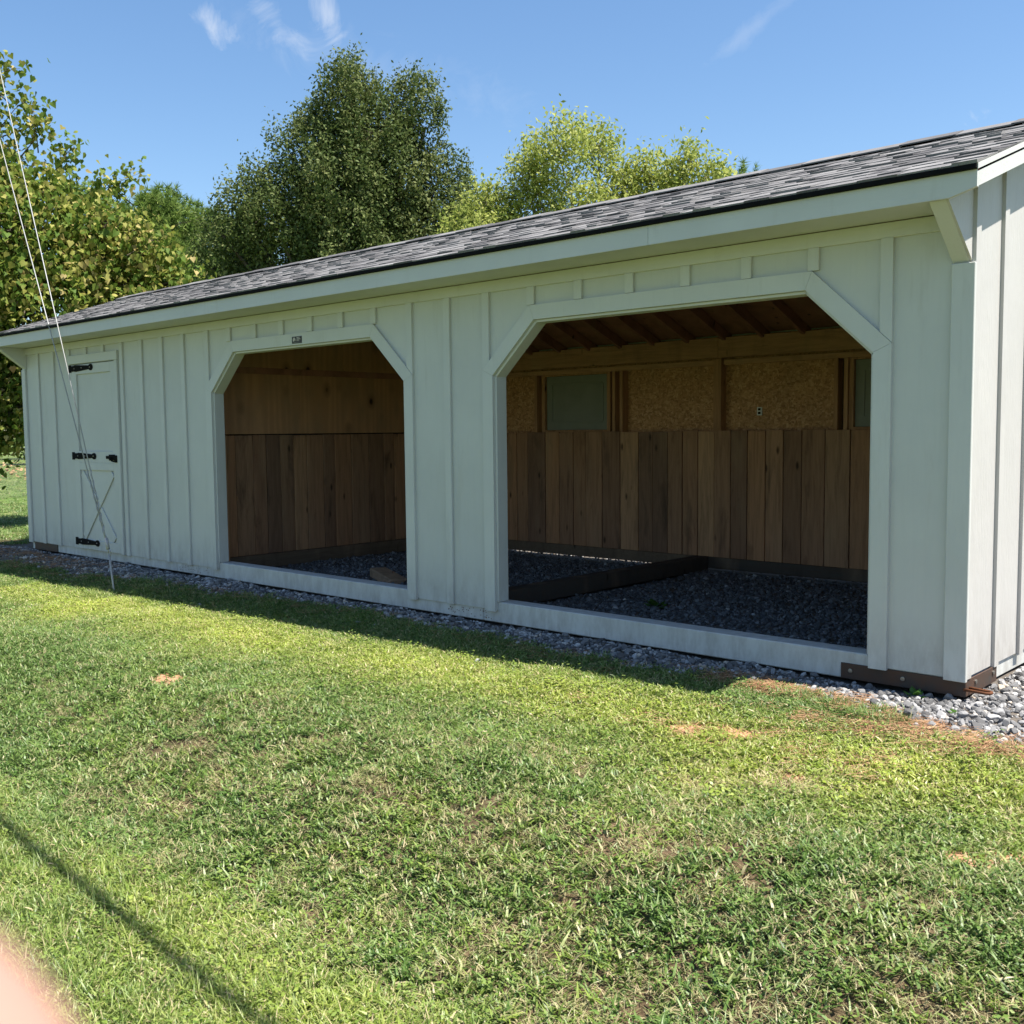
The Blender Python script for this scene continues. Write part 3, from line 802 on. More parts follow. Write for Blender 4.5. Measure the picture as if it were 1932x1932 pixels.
at = o.data.attributes.new('v', 'FLOAT', 'POINT'); at.data.foreach_set('value', A); part(o, rf)
for k in range(int((rx1 - rx0) / .33) + 1):
    x0 = rx0 - .006 + k * .33; x1 = min(x0 + .345, rx1 + .006)
    z0 = RZ + .020 + (.004 if k % 2 else 0)
    o = prism('ridge_cap', [(RY - .13, z0 - .13 * S_F - .008), (RY, z0 - .002), (RY + .13, z0 - .13 * S_B - .008), (RY + .13, z0 - .13 * S_B), (RY, z0 + .006), (RY - .13, z0 - .13 * S_F)], 'x', x0, x1, 'shingle')
    part(o, rf)

# ------------------------------------------------------------------ things on the ground
blk = empty('wood_block', (5.44, .93, -.105), 'short brown offcut of timber lying on the gravel in the left bay', 'wood block')
V, F = cbox(.52, .16, .085, .008)
V = [(x, y + .05 * (x > .2) * (z > 0), z - .035 * (z > 0) * (x > .2)) for x, y, z in V]
o = pyd('timber', V, F, 'block_wood', blk, (0, 0, .047)); fix(o.data); o.rotation_euler = (0, .03, -.42)
# split ends / nail
o = tube('nail', [(.1, .0, .085), (.1, 0, .105)], .003, 'rust', blk)

# ------------------------------------------------------------------ instanced ground cover
def scatter(name, pts, rot, scale, idx, tint, sources, mat, label=None, cat=None):
    """points with per-point rotation/scale/variant/tint; geometry nodes put one small source mesh on each"""
    me_ = bpy.data.meshes.new(name)
    me_.vertices.add(len(pts)); me_.vertices.foreach_set('co', np.asarray(pts, np.float32).ravel())
    for nme, typ, arr, key in (('rot', 'FLOAT_VECTOR', rot, 'vector'), ('scl', 'FLOAT', scale, 'value'), ('idx', 'INT', idx, 'value'), ('tint', 'FLOAT', tint, 'value')):
        at_ = me_.attributes.new(nme, typ, 'POINT')
        at_.data.foreach_set(key, np.asarray(arr, np.int32 if typ == 'INT' else np.float32).ravel())
    o_ = bpy.data.objects.new(name, me_); COL.objects.link(o_)
    ng = bpy.data.node_groups.new(name, 'GeometryNodeTree')
    ng.interface.new_socket('Geometry', in_out='INPUT', socket_type='NodeSocketGeometry')
    ng.interface.new_socket('Geometry', in_out='OUTPUT', socket_type='NodeSocketGeometry')
    gi, go = ng.nodes.new('NodeGroupInput'), ng.nodes.new('NodeGroupOutput')
    iop = ng.nodes.new('GeometryNodeInstanceOnPoints'); iop.inputs['Pick Instance'].default_value = True
    jn = ng.nodes.new('GeometryNodeJoinGeometry')
    for s in reversed(sources):
        oi = ng.nodes.new('GeometryNodeObjectInfo'); oi.inputs['Object'].default_value = s; oi.inputs['As Instance'].default_value = True
        ng.links.new(oi.outputs['Geometry'], jn.inputs[0])
    def attr(nme, typ):
        n = ng.nodes.new('GeometryNodeInputNamedAttribute'); n.data_type = typ; n.inputs['Name'].default_value = nme
        return next(x for x in n.outputs if x.enabled and x.name == 'Attribute')
    e2r = ng.nodes.new('FunctionNodeEulerToRotation')
    ng.links.new(attr('rot', 'FLOAT_VECTOR'), e2r.inputs[0])
    m2p = ng.nodes.new('GeometryNodeMeshToPoints')
    ng.links.new(gi.outputs[0], m2p.inputs['Mesh'])
    ng.links.new(m2p.outputs[0], iop.inputs['Points']); ng.links.new(jn.outputs[0], iop.inputs['Instance'])
    ng.links.new(attr('idx', 'INT'), iop.inputs['Instance Index']); ng.links.new(e2r.outputs[0], iop.inputs['Rotation'])
    ng.links.new(attr('scl', 'FLOAT'), iop.inputs['Scale']); ng.links.new(iop.outputs[0], go.inputs[0])
    md = o_.modifiers.new('scatter', 'NODES'); md.node_group = ng
    me_.materials.append(MT[mat])
    return tagit(o_, label, cat, kind='stuff')
def source(name, V, F, mat, attr=None, smooth=False):
    me_ = bpy.data.meshes.new(name); me_.from_pydata(V, [], F); me_.materials.append(MT[mat]); me_.update()
    if attr is not None:
        at_ = me_.attributes.new('v', 'FLOAT', 'POINT'); at_.data.foreach_set('value', np.asarray(attr, np.float32))
    if smooth: me_.polygons.foreach_set('use_smooth', [True] * len(me_.polygons))
    return bpy.data.objects.new(name, me_)
def blades(n, spread, lmin, lmax, wmin, wmax, lean0, lean1, droop, dead=.12, seg=3):
    V, F, A = [], [], []
    for _ in range(n):
        r = spread * math.sqrt(rng.random()); th = rng.uniform(0, 6.283); bx, by = r * math.cos(th), r * math.sin(th)
        L = rng.uniform(lmin, lmax); w = rng.uniform(wmin, wmax); az = rng.uniform(0, 6.283); ln = rng.uniform(lean0, lean1)
        val = rng.random() * .85 if rng.random() > dead else rng.uniform(.88, 1)
        d = Vector((math.cos(az), math.sin(az), 0)); s = Vector((-math.sin(az), math.cos(az), 0)); tw = rng.uniform(-.8, .8)
        p = Vector((bx, by, -.006)); base = len(V)
        for k in range(seg + 1):
            f_ = k / seg; a_ = ln + droop * f_ * rng.uniform(.7, 1.2)
            ww = w * (1 - f_ ** 2.2) + .0004
            sv = (s * math.cos(tw) + Vector((0, 0, 1)) * math.sin(tw) * .7)
            V += [tuple(p + sv * ww / 2), tuple(p - sv * ww / 2)]; A += [val, val]
            p = p + (d * math.sin(a_) + Vector((0, 0, 1)) * math.cos(a_)) * (L / seg)
            if p.z < .004: p.z = .004
        for k in range(seg): F.append([base + 2 * k, base + 2 * k + 1, base + 2 * k + 3, base + 2 * k + 2])
    return V, F, A
def mk(nm, n, *a, **k):
    V, F, A = blades(n, *a, **k); return source(nm, V, F, 'grass_blade', A)
gsrc = [mk('tuft', 44, .065, .020, .042, .0040, .0075, .55, 1.40, .5, dead=.10) for _ in range(6)]          # short mown
gsrc += [mk('tuft', 26, .05, .050, .10, .0035, .0065, .25, .95, .8, dead=.06) for _ in range(3)]               # longer
gsrc += [mk('tuft', 26, .06, .028, .060, .0046, .0085, .45, 1.45, .6, dead=.12) for _ in range(4)]              # broad, coarse
gsrc += [mk('tuft', 44, .075, .025, .055, .0012, .0030, .9, 1.5, .2, dead=.85) for _ in range(2)]              # thatch
def weed_clump():
    V, F, A = [], [], []
    for _ in range(22):
        r = .07 * math.sqrt(rng.random()); th = rng.uniform(0, 6.283); c = Vector((r * math.cos(th), r * math.sin(th), rng.uniform(.012, .04)))
        az = rng.uniform(0, 6.283); d = Vector((math.cos(az), math.sin(az), rng.uniform(-.3, .3))); s = Vector((-math.sin(az), math.cos(az), rng.uniform(-.3, .3))); R_ = rng.uniform(.005, .010)
        n = len(V); V += [tuple(c - d * R_), tuple(c + s * R_ * .75), tuple(c + d * R_), tuple(c - s * R_ * .75)]; F.append([n, n + 1, n + 2, n + 3]); A += [.15 + rng.random() * .6] * 4
    return source('tuft', V, F, 'grass_blade', A)
gsrc += [weed_clump() for _ in range(2)]

def sample(n, x0, x1, y0, y1): return npr.uniform(x0, x1, n), npr.uniform(y0, y1, n)
def in_view(x, y, marg):
    """keep what lies in a wide wedge in front of the viewpoint (and a margin round it)"""
    dx, dy = x - CAM.x, y - CAM.y
    f_ = dx * fwd.x + dy * fwd.y; l_ = dx * rgt.x + dy * rgt.y
    return (f_ > .1) & (np.abs(l_) < .56 * f_ + marg)
gx_, gy_ = [], []
for n, b in ((52000, (6.5, 15, -5.2, -.2)), (24000, (2.0, 6.5, -4.8, -.2)), (16000, (-3, 2.0, -3.2, -.2))):
    a_, b_ = sample(n, *b); gx_.append(a_); gy_.append(b_)
a_, b_ = sample(5200, -12, -.2, -2.5, 8); gx_.append(a_); gy_.append(b_)
a_, b_ = sample(4200, -34, -12, 0, 16); gx_.append(a_); gy_.append(b_)
gx_, gy_ = np.concatenate(gx_), np.concatenate(gy_)
inside_shed = (gx_ > -.1) & (gx_ < 11) & (gy_ > -.02) & (gy_ < 3.7)
keep = in_view(gx_, gy_, 1.4) & ~inside_shed
gwv = gravel_w(gx_, gy_ - .05); bwv = bare_w(gx_, gy_)
patchy = vnoise(gx_, gy_, .8, 41) + .6 * vnoise(gx_, gy_, .3, 42)
dry = dry_w(gx_, gy_)
thin = np.clip(1 - gwv * 1.25, 0, 1) * (1 - bwv * .96) * np.clip(1.0 - .45 * dry - .10 * bank_w(gy_), 0.05, 1)
keep &= npr.random(len(gx_)) < thin
gx_, gy_, patchy, dry = gx_[keep], gy_[keep], patchy[keep], dry[keep]
N = len(gx_)
dist = np.hypot(gx_ - CAM.x, gy_ - CAM.y)
rot = np.stack([npr.normal(0, .12, N), npr.normal(0, .12, N), npr.uniform(0, 6.283, N)], 1)
scl = npr.uniform(.75, 1.25, N) * np.where(dist > 14, 1.7, 1.0)
u = npr.random(N)
lush = vnoise(gx_, gy_, .5, 77) + .5 * vnoise(gx_, gy_, .17, 78)
bank = bank_w(gy_); toe = ss(3.1, 3.4, -gy_)
idx = npr.integers(0, 6, N)
idx = np.where((lush > .62) & (u < .40) & (bank < .3) & (toe < .3), npr.integers(6, 9, N), idx)
idx = np.where((bank > npr.random(N) * .8) & (u < .86), npr.integers(9, 13, N), idx)
idx = np.where((toe > .5) & (u < .35), npr.integers(6, 9, N), idx)
idx = np.where(u > 1 - .05 - .60 * np.clip(dry, 0, 1), npr.integers(13, 15, N), idx)
idx = np.where((u > .1) & (u < .15), npr.integers(15, 17, N), idx)
scl = scl * np.where((idx >= 6) & (idx < 9), .75, 1.0)
crest = np.exp(-((gy_ + 1.12) / .36) ** 2) * (gx_ > 2)  # band of lawn where sunlight is put into the grass tint
tint = np.clip(.16 + .16 * patchy + .28 * np.clip(dry, 0, 1) + .50 * crest + .16 * toe - .20 * bank - .30 * ss(-.85, -.6, gy_) + npr.normal(0, .13, N), 0, 1)  # painted light: crest and toe brighter, bank and eave shadow strip darker
lawn = scatter('lawn', np.stack([gx_, gy_, ground_z(gx_, gy_)], 1), rot, scl, idx, tint, gsrc, 'grass_blade', 'short mown green lawn with dry tan patches in front of the shed', 'grass')

# gravel: crushed stones
def stone():
    import bmesh
    bm = bmesh.new(); bmesh.ops.create_icosphere(bm, subdivisions=2, radius=1)
    sx, sy, sz = rng.uniform(.75, 1.25), rng.uniform(.6, 1.0), rng.uniform(.45, .75)
    pl = [Vector((rng.gauss(0, 1), rng.gauss(0, 1), rng.gauss(0, 1))).normalized() for _ in range(11)]; of = [rng.uniform(.55, .85) for _ in pl]
    for v in bm.verts:
        for n, d in zip(pl, of):
            e = v.co.dot(n) - d
            if e > 0: v.co -= n * e
        v.co = Vector((v.co.x * sx, v.co.y * sy, v.co.z * sz))
    bmesh.ops.dissolve_limit(bm, angle_limit=.12, verts=bm.verts, edges=bm.edges)
    me_ = bpy.data.meshes.new('stone'); bm.to_mesh(me_); bm.free(); me_.materials.append(MT['gravel_stone'])
    return bpy.data.objects.new('stone', me_)
ssrc = [stone() for _ in range(8)]
a1, b1 = sample(36000, -1.2, 11, -1.0, .12)
a2, b2 = sample(30000, 10.9, 14.0, -1.1, 3.2)
a3, b3 = sample(34000, 3.74, 10.82, .15, 3.40)
a4, b4 = sample(5000, 3.5, 11, 3.38, 4.5)
sx_, sy_ = np.concatenate([a1, a2, a3, a4]), np.concatenate([b1, b2, b3, b4])
w = gravel_w(sx_, sy_)
dirt = np.clip(ss(3.4, 1.2, sx_) * .75 * (sy_ < -.12), 0, 1)
keep = npr.random(len(sx_)) < w * (1 - dirt) + .004 * (sy_ > gedge(sx_) - .5)
inb = (np.abs(sx_ - 7.275) < .085) & (sy_ > .15) & (sy_ < 3.4)
keep &= ~inb & ~((sx_ > 3.74) & (sx_ < 3.75))
keep &= ~((np.abs(sy_ - 3.47) < .085) & (sx_ < 10.93)) & ~((np.abs(sx_ - 10.87) < .09) & (sy_ > 0) & (sy_ < 3.5)) & ~((sy_ > .002) & (sy_ < .16) & (sx_ < 10.95))
sx_, sy_ = sx_[keep], sy_[keep]; N = len(sx_)
size = npr.gamma(3.2, .0030, N) + .0040
size = np.clip(size, .006, .034) * np.where(sx_ > 10.6, 1.12, 1.0)
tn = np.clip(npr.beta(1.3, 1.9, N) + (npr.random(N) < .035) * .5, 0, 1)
ins_ = (sy_ > .14) & (sx_ < 10.95) & (sy_ < 3.45); tn = np.where(ins_, tn * .55 + (npr.random(N) < .03) * .4, tn)  # stones inside coloured darker: the interior shade is put into their tint
gz = ground_z(sx_, sy_) + size * npr.uniform(-.15, .55, N)
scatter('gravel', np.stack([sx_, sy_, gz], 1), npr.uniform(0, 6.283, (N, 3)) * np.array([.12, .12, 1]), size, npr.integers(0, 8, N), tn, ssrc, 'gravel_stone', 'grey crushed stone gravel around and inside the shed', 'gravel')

# dry pine straw between gravel and lawn
def straws(n, spread, lmin, lmax):
    V, F, A = [], [], []
    for _ in range(n):
        c = Vector((rng.uniform(-spread, spread), rng.uniform(-spread, spread), rng.uniform(.002, .018))); az = rng.uniform(0, 6.283); L = rng.uniform(lmin, lmax) / 2
        d = Vector((math.cos(az), math.sin(az), rng.uniform(-.12, .12))); s = Vector((-math.sin(az), math.cos(az), .4)) * rng.uniform(.0005, .0010)
        b = Vector((-math.sin(az), math.cos(az), 0)) * rng.uniform(-.01, .01); n0 = len(V); val = rng.random()
        V += [tuple(c - d * L + s), tuple(c - d * L - s), tuple(c + b + s), tuple(c + b - s), tuple(c + d * L + s * .6), tuple(c + d * L - s * .6)]
        F += [[n0, n0 + 1, n0 + 3, n0 + 2], [n0 + 2, n0 + 3, n0 + 5, n0 + 4]]; A += [val] * 6
    return source('straw', V, F, 'straw', A)
psrc = [straws(30, .06, .035, .095) for _ in range(4)]
a1, b1 = sample(15000, -1.0, 13.5, -1.3, -.1)
e_ = gedge(a1); dd = b1 - e_
band = np.exp(-((dd + .02) / .09) ** 2) * np.where((a1 > 9.7), .9, .10) + np.exp(-(((a1 - 10.15) / .28) ** 2 + ((b1 + .42) / .07) ** 2)) * 1.2 + np.exp(-(((a1 - 11.15) / .5) ** 2 + ((b1 + .78) / .10) ** 2)) * 1.2
band += np.exp(-(((a1 - 10.6) / .7) ** 2 + ((b1 + 1.3) / .25) ** 2)) * .15 + ss(3.2, 1.0, a1) * (b1 > -.6) * .14
keep = npr.random(len(a1)) < np.clip(band, 0, 1)
a1, b1 = a1[keep], b1[keep]; N = len(a1)
scatter('pine_straw', np.stack([a1, b1, ground_z(a1, b1) + .004], 1), np.stack([np.zeros(N), np.zeros(N), npr.uniform(0, 6.283, N)], 1), npr.uniform(.8, 1.3, N), npr.integers(0, 4, N), npr.random(N), psrc, 'straw', 'brown pine straw strewn along the edge of the gravel', 'pine straw')

# small weeds
def weed(x, y, h, n, label, dark=False):
    z = float(ground_z(x, y)); w_ = empty('weed', (x, y, z), label, 'weed')
    V, F, A = [], [], []
    for k in range(n):
        az = k * 2.4 + rng.uniform(-.4, .4); el = rng.uniform(.3, 1.1); L = h * rng.uniform(.6, 1.0)
        d = Vector((math.cos(az) * math.cos(el), math.sin(az) * math.cos(el), math.sin(el))); s = Vector((-math.sin(az), math.cos(az), 0)); nn = d.cross(s); wd = L * .26
        c0 = d * L * .25; n0 = len(V)
        V += [tuple(c0), tuple(c0 + d * L * .35 + s * wd - nn * wd * .3), tuple(c0 + d * L * .75 - Vector((0, 0, L * .12))), tuple(c0 + d * L * .35 - s * wd - nn * wd * .3), tuple(c0 + d * L * .37)]
        F += [[n0, n0 + 1, n0 + 4], [n0 + 1, n0 + 2, n0 + 4], [n0 + 2, n0 + 3, n0 + 4], [n0 + 3, n0, n0 + 4]]; A += [rng.random()] * 5
    o_ = pyd('leaves', V, F, 'weed_leaf', w_); at_ = o_.data.attributes.new('v', 'FLOAT', 'POINT'); at_.data.foreach_set('value', A)
    tube('stem', [(0, 0, -.01), (.003, .002, h * .5)], [.003, .0015], 'weed_leaf', w_, 5)
weed(10.74, -.06, .085, 12, 'small bright green weed at the steel corner bracket of the shed')
weed(11.02, -.30, .05, 7, 'tiny green weed sprouting in the sunlit gravel')
weed(8.2, 1.28, .13, 14, 'dark leafy weed growing in the gravel inside the right bay')

# ------------------------------------------------------------------ guy wires and poles
G0 = Vector((3.333, -.68, .17))
pole_top = 10.5
gw_ = empty('guy_anchor', (3.45, -.70, float(ground_z(3.45, -.70))), 'pair of steel guy wires rising from a ground anchor rod before the door', 'guy wire')
def gwp(p): return tuple(Vector(p) - gw_.location)
tube('anchor_rod', [gwp((3.50, -.71, -.35)), gwp((3.345, -.683, .14))], .010, 'galvanised', gw_)
tube('anchor_eye', [gwp(G0 + Vector((.012 + .022 * math.cos(a_), 0, -.015 + .03 * math.sin(a_)))) for a_ in np.linspace(0, 6.283, 13)], .006, 'galvanised', gw_)
ends = []
for rx_, ry_, zt_ in ((-.685, .1305, 9.6), (-.79, .1375, 8.5)):
    e_ = G0 + Vector((rx_, ry_, 1)) * (zt_ - G0.z); ends.append(e_)
    tube('wire', [gwp(G0), gwp(G0 + Vector((rx_, ry_, 1)) * 3), gwp(e_)], .0056, 'galvanised', gw_, 6)
    pts = [gwp(G0 + Vector((rx_, ry_, 1)) * q + Vector((.006 * math.cos(q * 60), .006 * math.sin(q * 60), 0))) for q in np.linspace(0.0, .75, 40)]
    tube('preformed_grip', pts, .0055, 'galvanised', gw_, 5)
tube('clamp', [gwp(G0 + Vector((-.01, 0, .02))), gwp(G0 + Vector((-.06, .01, .12)))], .017, 'galvanised', gw_)
def pole(x, y, h, label):
    z = float(ground_z(x, y)); p_ = empty('utility_pole', (x, y, z), label, 'utility pole')
    tube('shaft', [(0, 0, -.3), (0, 0, h * .5), (0, 0, h)], [.15, .13, .10], 'pole_wood', p_, 14)
    bar('crossarm', (-.0, -.9, h - .5), (0, .9, h - .5), .09, .11, 'pole_wood', p_)
    for s in (-.75, 0.2, .75): tube('insulator', [(0, s, h - .44), (0, s, h - .40), (0, s, h - .34), (0, s, h - .29)], [.02, .045, .05, .025], 'white_plastic', p_, 10)
    return p_
pole(ends[0].x - .12, (ends[0].y + ends[1].y) / 2 + .03, 10.6, 'wooden utility pole with crossarm holding the two guy wires')
CH = 5.6
cy_, cz_ = -3.52 + .375 / 2.55 * (CH + .55), CH
def cable_pts(x0, x1, n=25): return [(x, cy_ - .054 * (x - 12.3), cz_ + .0009 * (x - 6) ** 2) for x in np.linspace(x0, x1, n)]
cp = cable_pts(-16, 28)
cb = tube('overhead_cable', cp, .026, 'cable_black'); tagit(cb, 'thick black overhead cable strung above the front lawn', 'cable')
pole(-16, cp[0][1] + .15, cp[0][2] + .6, 'wooden utility pole far along the road carrying the overhead cable')
pole(28, cp[-1][1] + .15, cp[-1][2] + .6, 'wooden utility pole beyond the gravel end carrying the overhead cable')

# ------------------------------------------------------------------ trees
def rand_unit(n):
    v = npr.normal(size=(n, 3)); return v / np.linalg.norm(v, axis=1, keepdims=True)
def leaf_cloud(lobes, base, n_clump, per, spread, size, shape, right, up_bias=.5, shell=.55, droop=0.0, aspect=.55, extra=(), vert=1.0):
    """leaf faces spread in clumps through the crown's lobes; lobes: (lateral, height, depth, radius)"""
    L = np.array(lobes); w = L[:, 3] ** 2.2; w /= w.sum()
    li = npr.choice(len(L), n_clump, p=w)
    d = rand_unit(n_clump); d[:, 2] = np.where(npr.random(n_clump) < .25, np.abs(d[:, 2]), d[:, 2])
    rr = np.where(npr.random(n_clump) < shell, npr.uniform(.72, 1.1, n_clump), npr.random(n_clump) ** (1 / 2.5) * .95) * L[li, 3]
    dv = np.array([-right[1], right[0], 0.0]); rv = np.array([right[0], right[1], 0.0])
    cen = np.array(base)[None] * np.array([1, 1, 0]) + L[li, 0][:, None] * rv + L[li, 2][:, None] * dv + np.array([0, 0, 1]) * L[li, 1][:, None]
    cc = cen + d * rr[:, None]
    tone = npr.random(n_clump)
    cc = np.concatenate([cc, np.array(extra)]) if len(extra) else cc; d = np.concatenate([d, rand_unit(len(extra))]) if len(extra) else d; n_clump = len(cc); tone = npr.random(n_clump)
    P = np.repeat(cc, per, 0) + npr.normal(0, 1, (n_clump * per, 3)) * spread * np.array([1, 1, vert])
    N_ = len(P); s = size * npr.uniform(.65, 1.3, N_)
    nrm = rand_unit(N_) + np.repeat(d, per, 0) * .6 + np.array([0, 0, up_bias]); nrm /= np.linalg.norm(nrm, axis=1, keepdims=True)
    t1 = np.cross(nrm, rand_unit(N_)); 
    if droop: t1 = t1 + np.array([0, 0, -droop]); t1 -= nrm * np.sum(t1 * nrm, 1, keepdims=True)
    t1 /= np.linalg.norm(t1, axis=1, keepdims=True); t2 = np.cross(nrm, t1)
    val = np.clip(np.repeat(tone, per) * .55 + npr.random(N_) * .45, 0, 1)
    if shape == 'quad':
        k = 4; off = [(-.5, 0, 0), (0, aspect / 2, .06), (.5, 0, 0), (0, -aspect / 2, .06)]; faces = [[0, 1, 2, 3]]
    else:  # heart: folded along the midrib
        k = 7; off = [(-.42, 0, 0), (-.5, .22, .10), (-.22, .46, .16), (.5, 0, -.08), (-.22, -.46, .16), (-.5, -.22, .10), (.05, 0, 0)]
        faces = [[0, 1, 2, 6], [2, 3, 6, 6], [6, 3, 4, 4], [0, 6, 4, 5]]
    V = np.zeros((N_, k, 3))
    for j, (a_, b_, c_) in enumerate(off): V[:, j] = P + (t1 * a_ + t2 * b_ + nrm * c_) * s[:, None]
    if shape == 'quad': F = np.arange(N_)[:, None] * k + np.array(faces[0])[None]
    else:
        tri = np.array([[0, 1, 6], [1, 2, 6], [2, 3, 6], [6, 3, 4], [6, 4, 5], [0, 6, 5]])
        F = (np.arange(N_)[:, None, None] * k + tri[None]).reshape(-1, 3)
    return V.reshape(-1, 3), F, np.repeat(val, k), cc
def limbs(parent, name, base, lobes, right, trunk_r, fork_z, mat, twigs=None, ntw=0, seed=1, tw_r=.018):
    """tapered trunk with limbs to the lobes and thinner twigs"""
    rr = random.Random(seed); dv = Vector((-right[1], right[0], 0)); rv = Vector((right[0], right[1], 0))
    b = Vector((0, 0, -.2)); f_ = Vector((rr.uniform(-.2, .2), rr.uniform(-.2, .2), fork_z))
    V, F = [], []
    def add(pts, rad, seg=7):
        n0 = len(V); prev = None; pts = [Vector(p) for p in pts]
        for i, p in enumerate(pts):
            t_ = (pts[min(i + 1, len(pts) - 1)] - pts[max(i - 1, 0)]).normalized()
            a_ = prev if prev is not None else (Vector((1, 0, 0)) if abs(t_.x) < .9 else Vector((0, 1, 0)))
            a_ = (a_ - a_.dot(t_) * t_).normalized(); prev = a_; q = t_.cross(a_)
            for k in range(seg):
                th = 6.283 * k / seg; V.append(tuple(p + (a_ * math.cos(th) + q * math.sin(th)) * rad[i]))
        for i in range(len(pts) - 1):
            for k in range(seg): F.append([n0 + i * seg + k, n0 + i * seg + (k + 1) % seg, n0 + (i + 1) * seg + (k + 1) % seg, n0 + (i + 1) * seg + k])
    add([b, (b + f_) / 2 + Vector((rr.uniform(-.1, .1), rr.uniform(-.1, .1), 0)), f_], [trunk_r * 1.25, trunk_r, trunk_r * .8], 10)
    mids = []
    for la, hz, dp, R_ in lobes:
        c = rv * la + dv * dp + Vector((0, 0, hz))
        m = f_.lerp(c, .5) + Vector((rr.uniform(-.3, .3), rr.uniform(-.3, .3), rr.uniform(0, .4))) * R_ * .6
        r0 = trunk_r * .42 * min(1, R_ / 1.2 + .3)
        add([f_ - Vector((0, 0, .3)), m, c], [r0, r0 * .6, r0 * .28], 6); mids += [m, c]
    if twigs is not None:
        tv = twigs[npr.choice(len(twigs), ntw)] - np.array([base[0], base[1], base[2]])
        for p in tv:
            p = Vector(p); m = min(mids, key=lambda q: (q - p).length)
            add([m, m.lerp(p, .55) + Vector((rr.uniform(-.12, .12), rr.uniform(-.12, .12), rr.uniform(-.05, .15))), p], [tw_r, tw_r * .7, tw_r * .3], 4)
    o_ = pyd(name, V, F, mat, parent, smooth=True); return o_
def tree(name, base, label, cat, lobes, leafmat, barkmat, group=None, trunk_r=.25, fork=3.0, ntw=120, seed=1, **kw):
    bx, by = base; bz = float(ground_z(bx, by)); right = Vector((CAM.y - by, bx - CAM.x)).normalized()
    right = Vector((-(by - CAM.y), bx - CAM.x)).normalized() * -1
    r = random.Random(seed)
    lobes = [(l[0], 1.256 + (l[1] - 1.256) * .962, (l[2] if len(l) > 3 else r.uniform(-.6, .6) * l[-1]), l[-1]) for l in lobes]
    t_ = empty(name, (bx, by, bz), label, cat, group)
    V, F, A, cc = leaf_cloud(lobes, (bx, by, 0), right=right, **kw)
    V = V - np.array([bx, by, bz])
    me_ = npmesh('crown', V, F, {'v': A}); link('crown', me_, leafmat, t_)
    lob2 = [(a, h_ - bz, d, R_) for a, h_, d, R_ in lobes]
    limbs(t_, 'trunk', (bx, by, bz), lob2, right, trunk_r, fork, barkmat, cc, ntw, seed)
    return t_
oak_l = [(-.2, 10.4, 1.9), (1.7, 10.6, 1.8), (.3, 8.6, 2.1), (2.3, 8.5, 1.8), (-1.8, 8.8, 1.6), (1.0, 12.6, 1.3),(0.2, 14.2, 1.0), (1.4, 14.0, .9), (2.7, 13.9, 0.95), (3.0, 12.9, .85), (-1.1, 12.9, .85), (-.3, 12.9, 1.1), (1.4, 12.4, 1.2), (-1.9, 11.9, .9), (.2, 11.5, 1.2), (2.2, 11.3, 1.1), (-2.9, 10.8, .9), (-1.4, 10.5, 1.1), (3.6, 11.3, 0.95), (4.4, 10.5, .8), (-3.8, 9.9, .85), (-2.6, 9.3, 1.1), (-.5, 9.4, 1.3), (1.4, 9.6, 1.3), (3.2, 9.5, 1.2),
         (4.6, 9.2, .95), (-2.9, 7.9, 1.3), (-4.5, 8.9, 0.8), (-4.9, 7.6, .9), (0.4, 15.0, 0.55), (4.9, 7.8, 1.2), (-.9, 7.8, 1.3), (1.2, 7.8, 1.3), (2.9, 7.6, 1.2), (0, 7.0, 2.2), (-3.2, 6.2, 1.8), (3.4, 6.6, 1.8), (0, 4.8, 2.2)]
tree('oak_tree', (-18.53, 19.59), 'tall dense dark green tree rising behind the middle of the shed roof', 'tree', oak_l, 'oak_leaf', 'bark', trunk_r=.4, fork=3.2, ntw=260, seed=3,
     n_clump=2900, per=62, spread=.165, vert=1.8, size=.145, shape='quad', up_bias=.15, shell=.86, aspect=.5)
light_l = [(-3.7, 8.4, .7), (-4.3, 7.5, .9), (.4, 8.9, .7), (.9, 8.3, .9), (2.1, 8.9, .6), (-4.6, 6.5, 1.0),(-1.45, 9.73, 1.05), (-2.35, 9.3, 0.75), (-0.32, 10.1, 0.8), (-2.26, 8.28, 1.0), (1.29, 9.05, 0.85), (2.42, 9.45, 0.55), (3.0, 8.87, 0.6), (-0.81, 7.94, 1.1), (1.94, 8.07, 0.9),
           (-3.23, 7.9, 0.75), (-3.39, 6.9, 0.97), (.5, 7.2, 1.1), (-1.8, 6.4, 1.3), (1.6, 6.3, 1.2), (0, 5, 1.6), (3.0, 7.5, .7)]
tree('box_elder_tree', (-6.65, 20.12), 'airy pale yellow-green tree showing sky through its branches behind the roof', 'tree', light_l, 'light_leaf', 'pale_bark', trunk_r=.2, fork=3.0, ntw=420, seed=5,
     n_clump=3000, per=15, spread=.17, vert=1.3, size=.15, shape='quad', up_bias=.3, shell=.5, droop=.6, aspect=.45)
rb = [(-1.5, 5.9, .9), (-0.72, 5.75, 0.5), (-.1, 5.35, 0.5), (-1.24, 4.83, 1.15), (-0.18, 4.6, 0.95), (0.75, 4.65, 0.68), (1.30, 4.85, 0.28), (-.9, 1.35, .5), (-1.4, .95, .5), (-.6, 1.9, .5), (1.5, 4.45, 0.55), (1.95, 4.0, 0.48),
      (2.4, 3.75, 0.36), (0.88, 3.9, 0.92), (-0.35, 3.6, 1.1), (-1.41, 3.25, 1.25), (-0.80, 6.95, 0.22), (-2.0, 2.1, .9), (1.2, 3.1, .8), (-.5, 2.75, .75), (-1.0, 1.95, .7), (-.45, 1.75, .5), (-1.6, 1.3, .7)]
spr = []
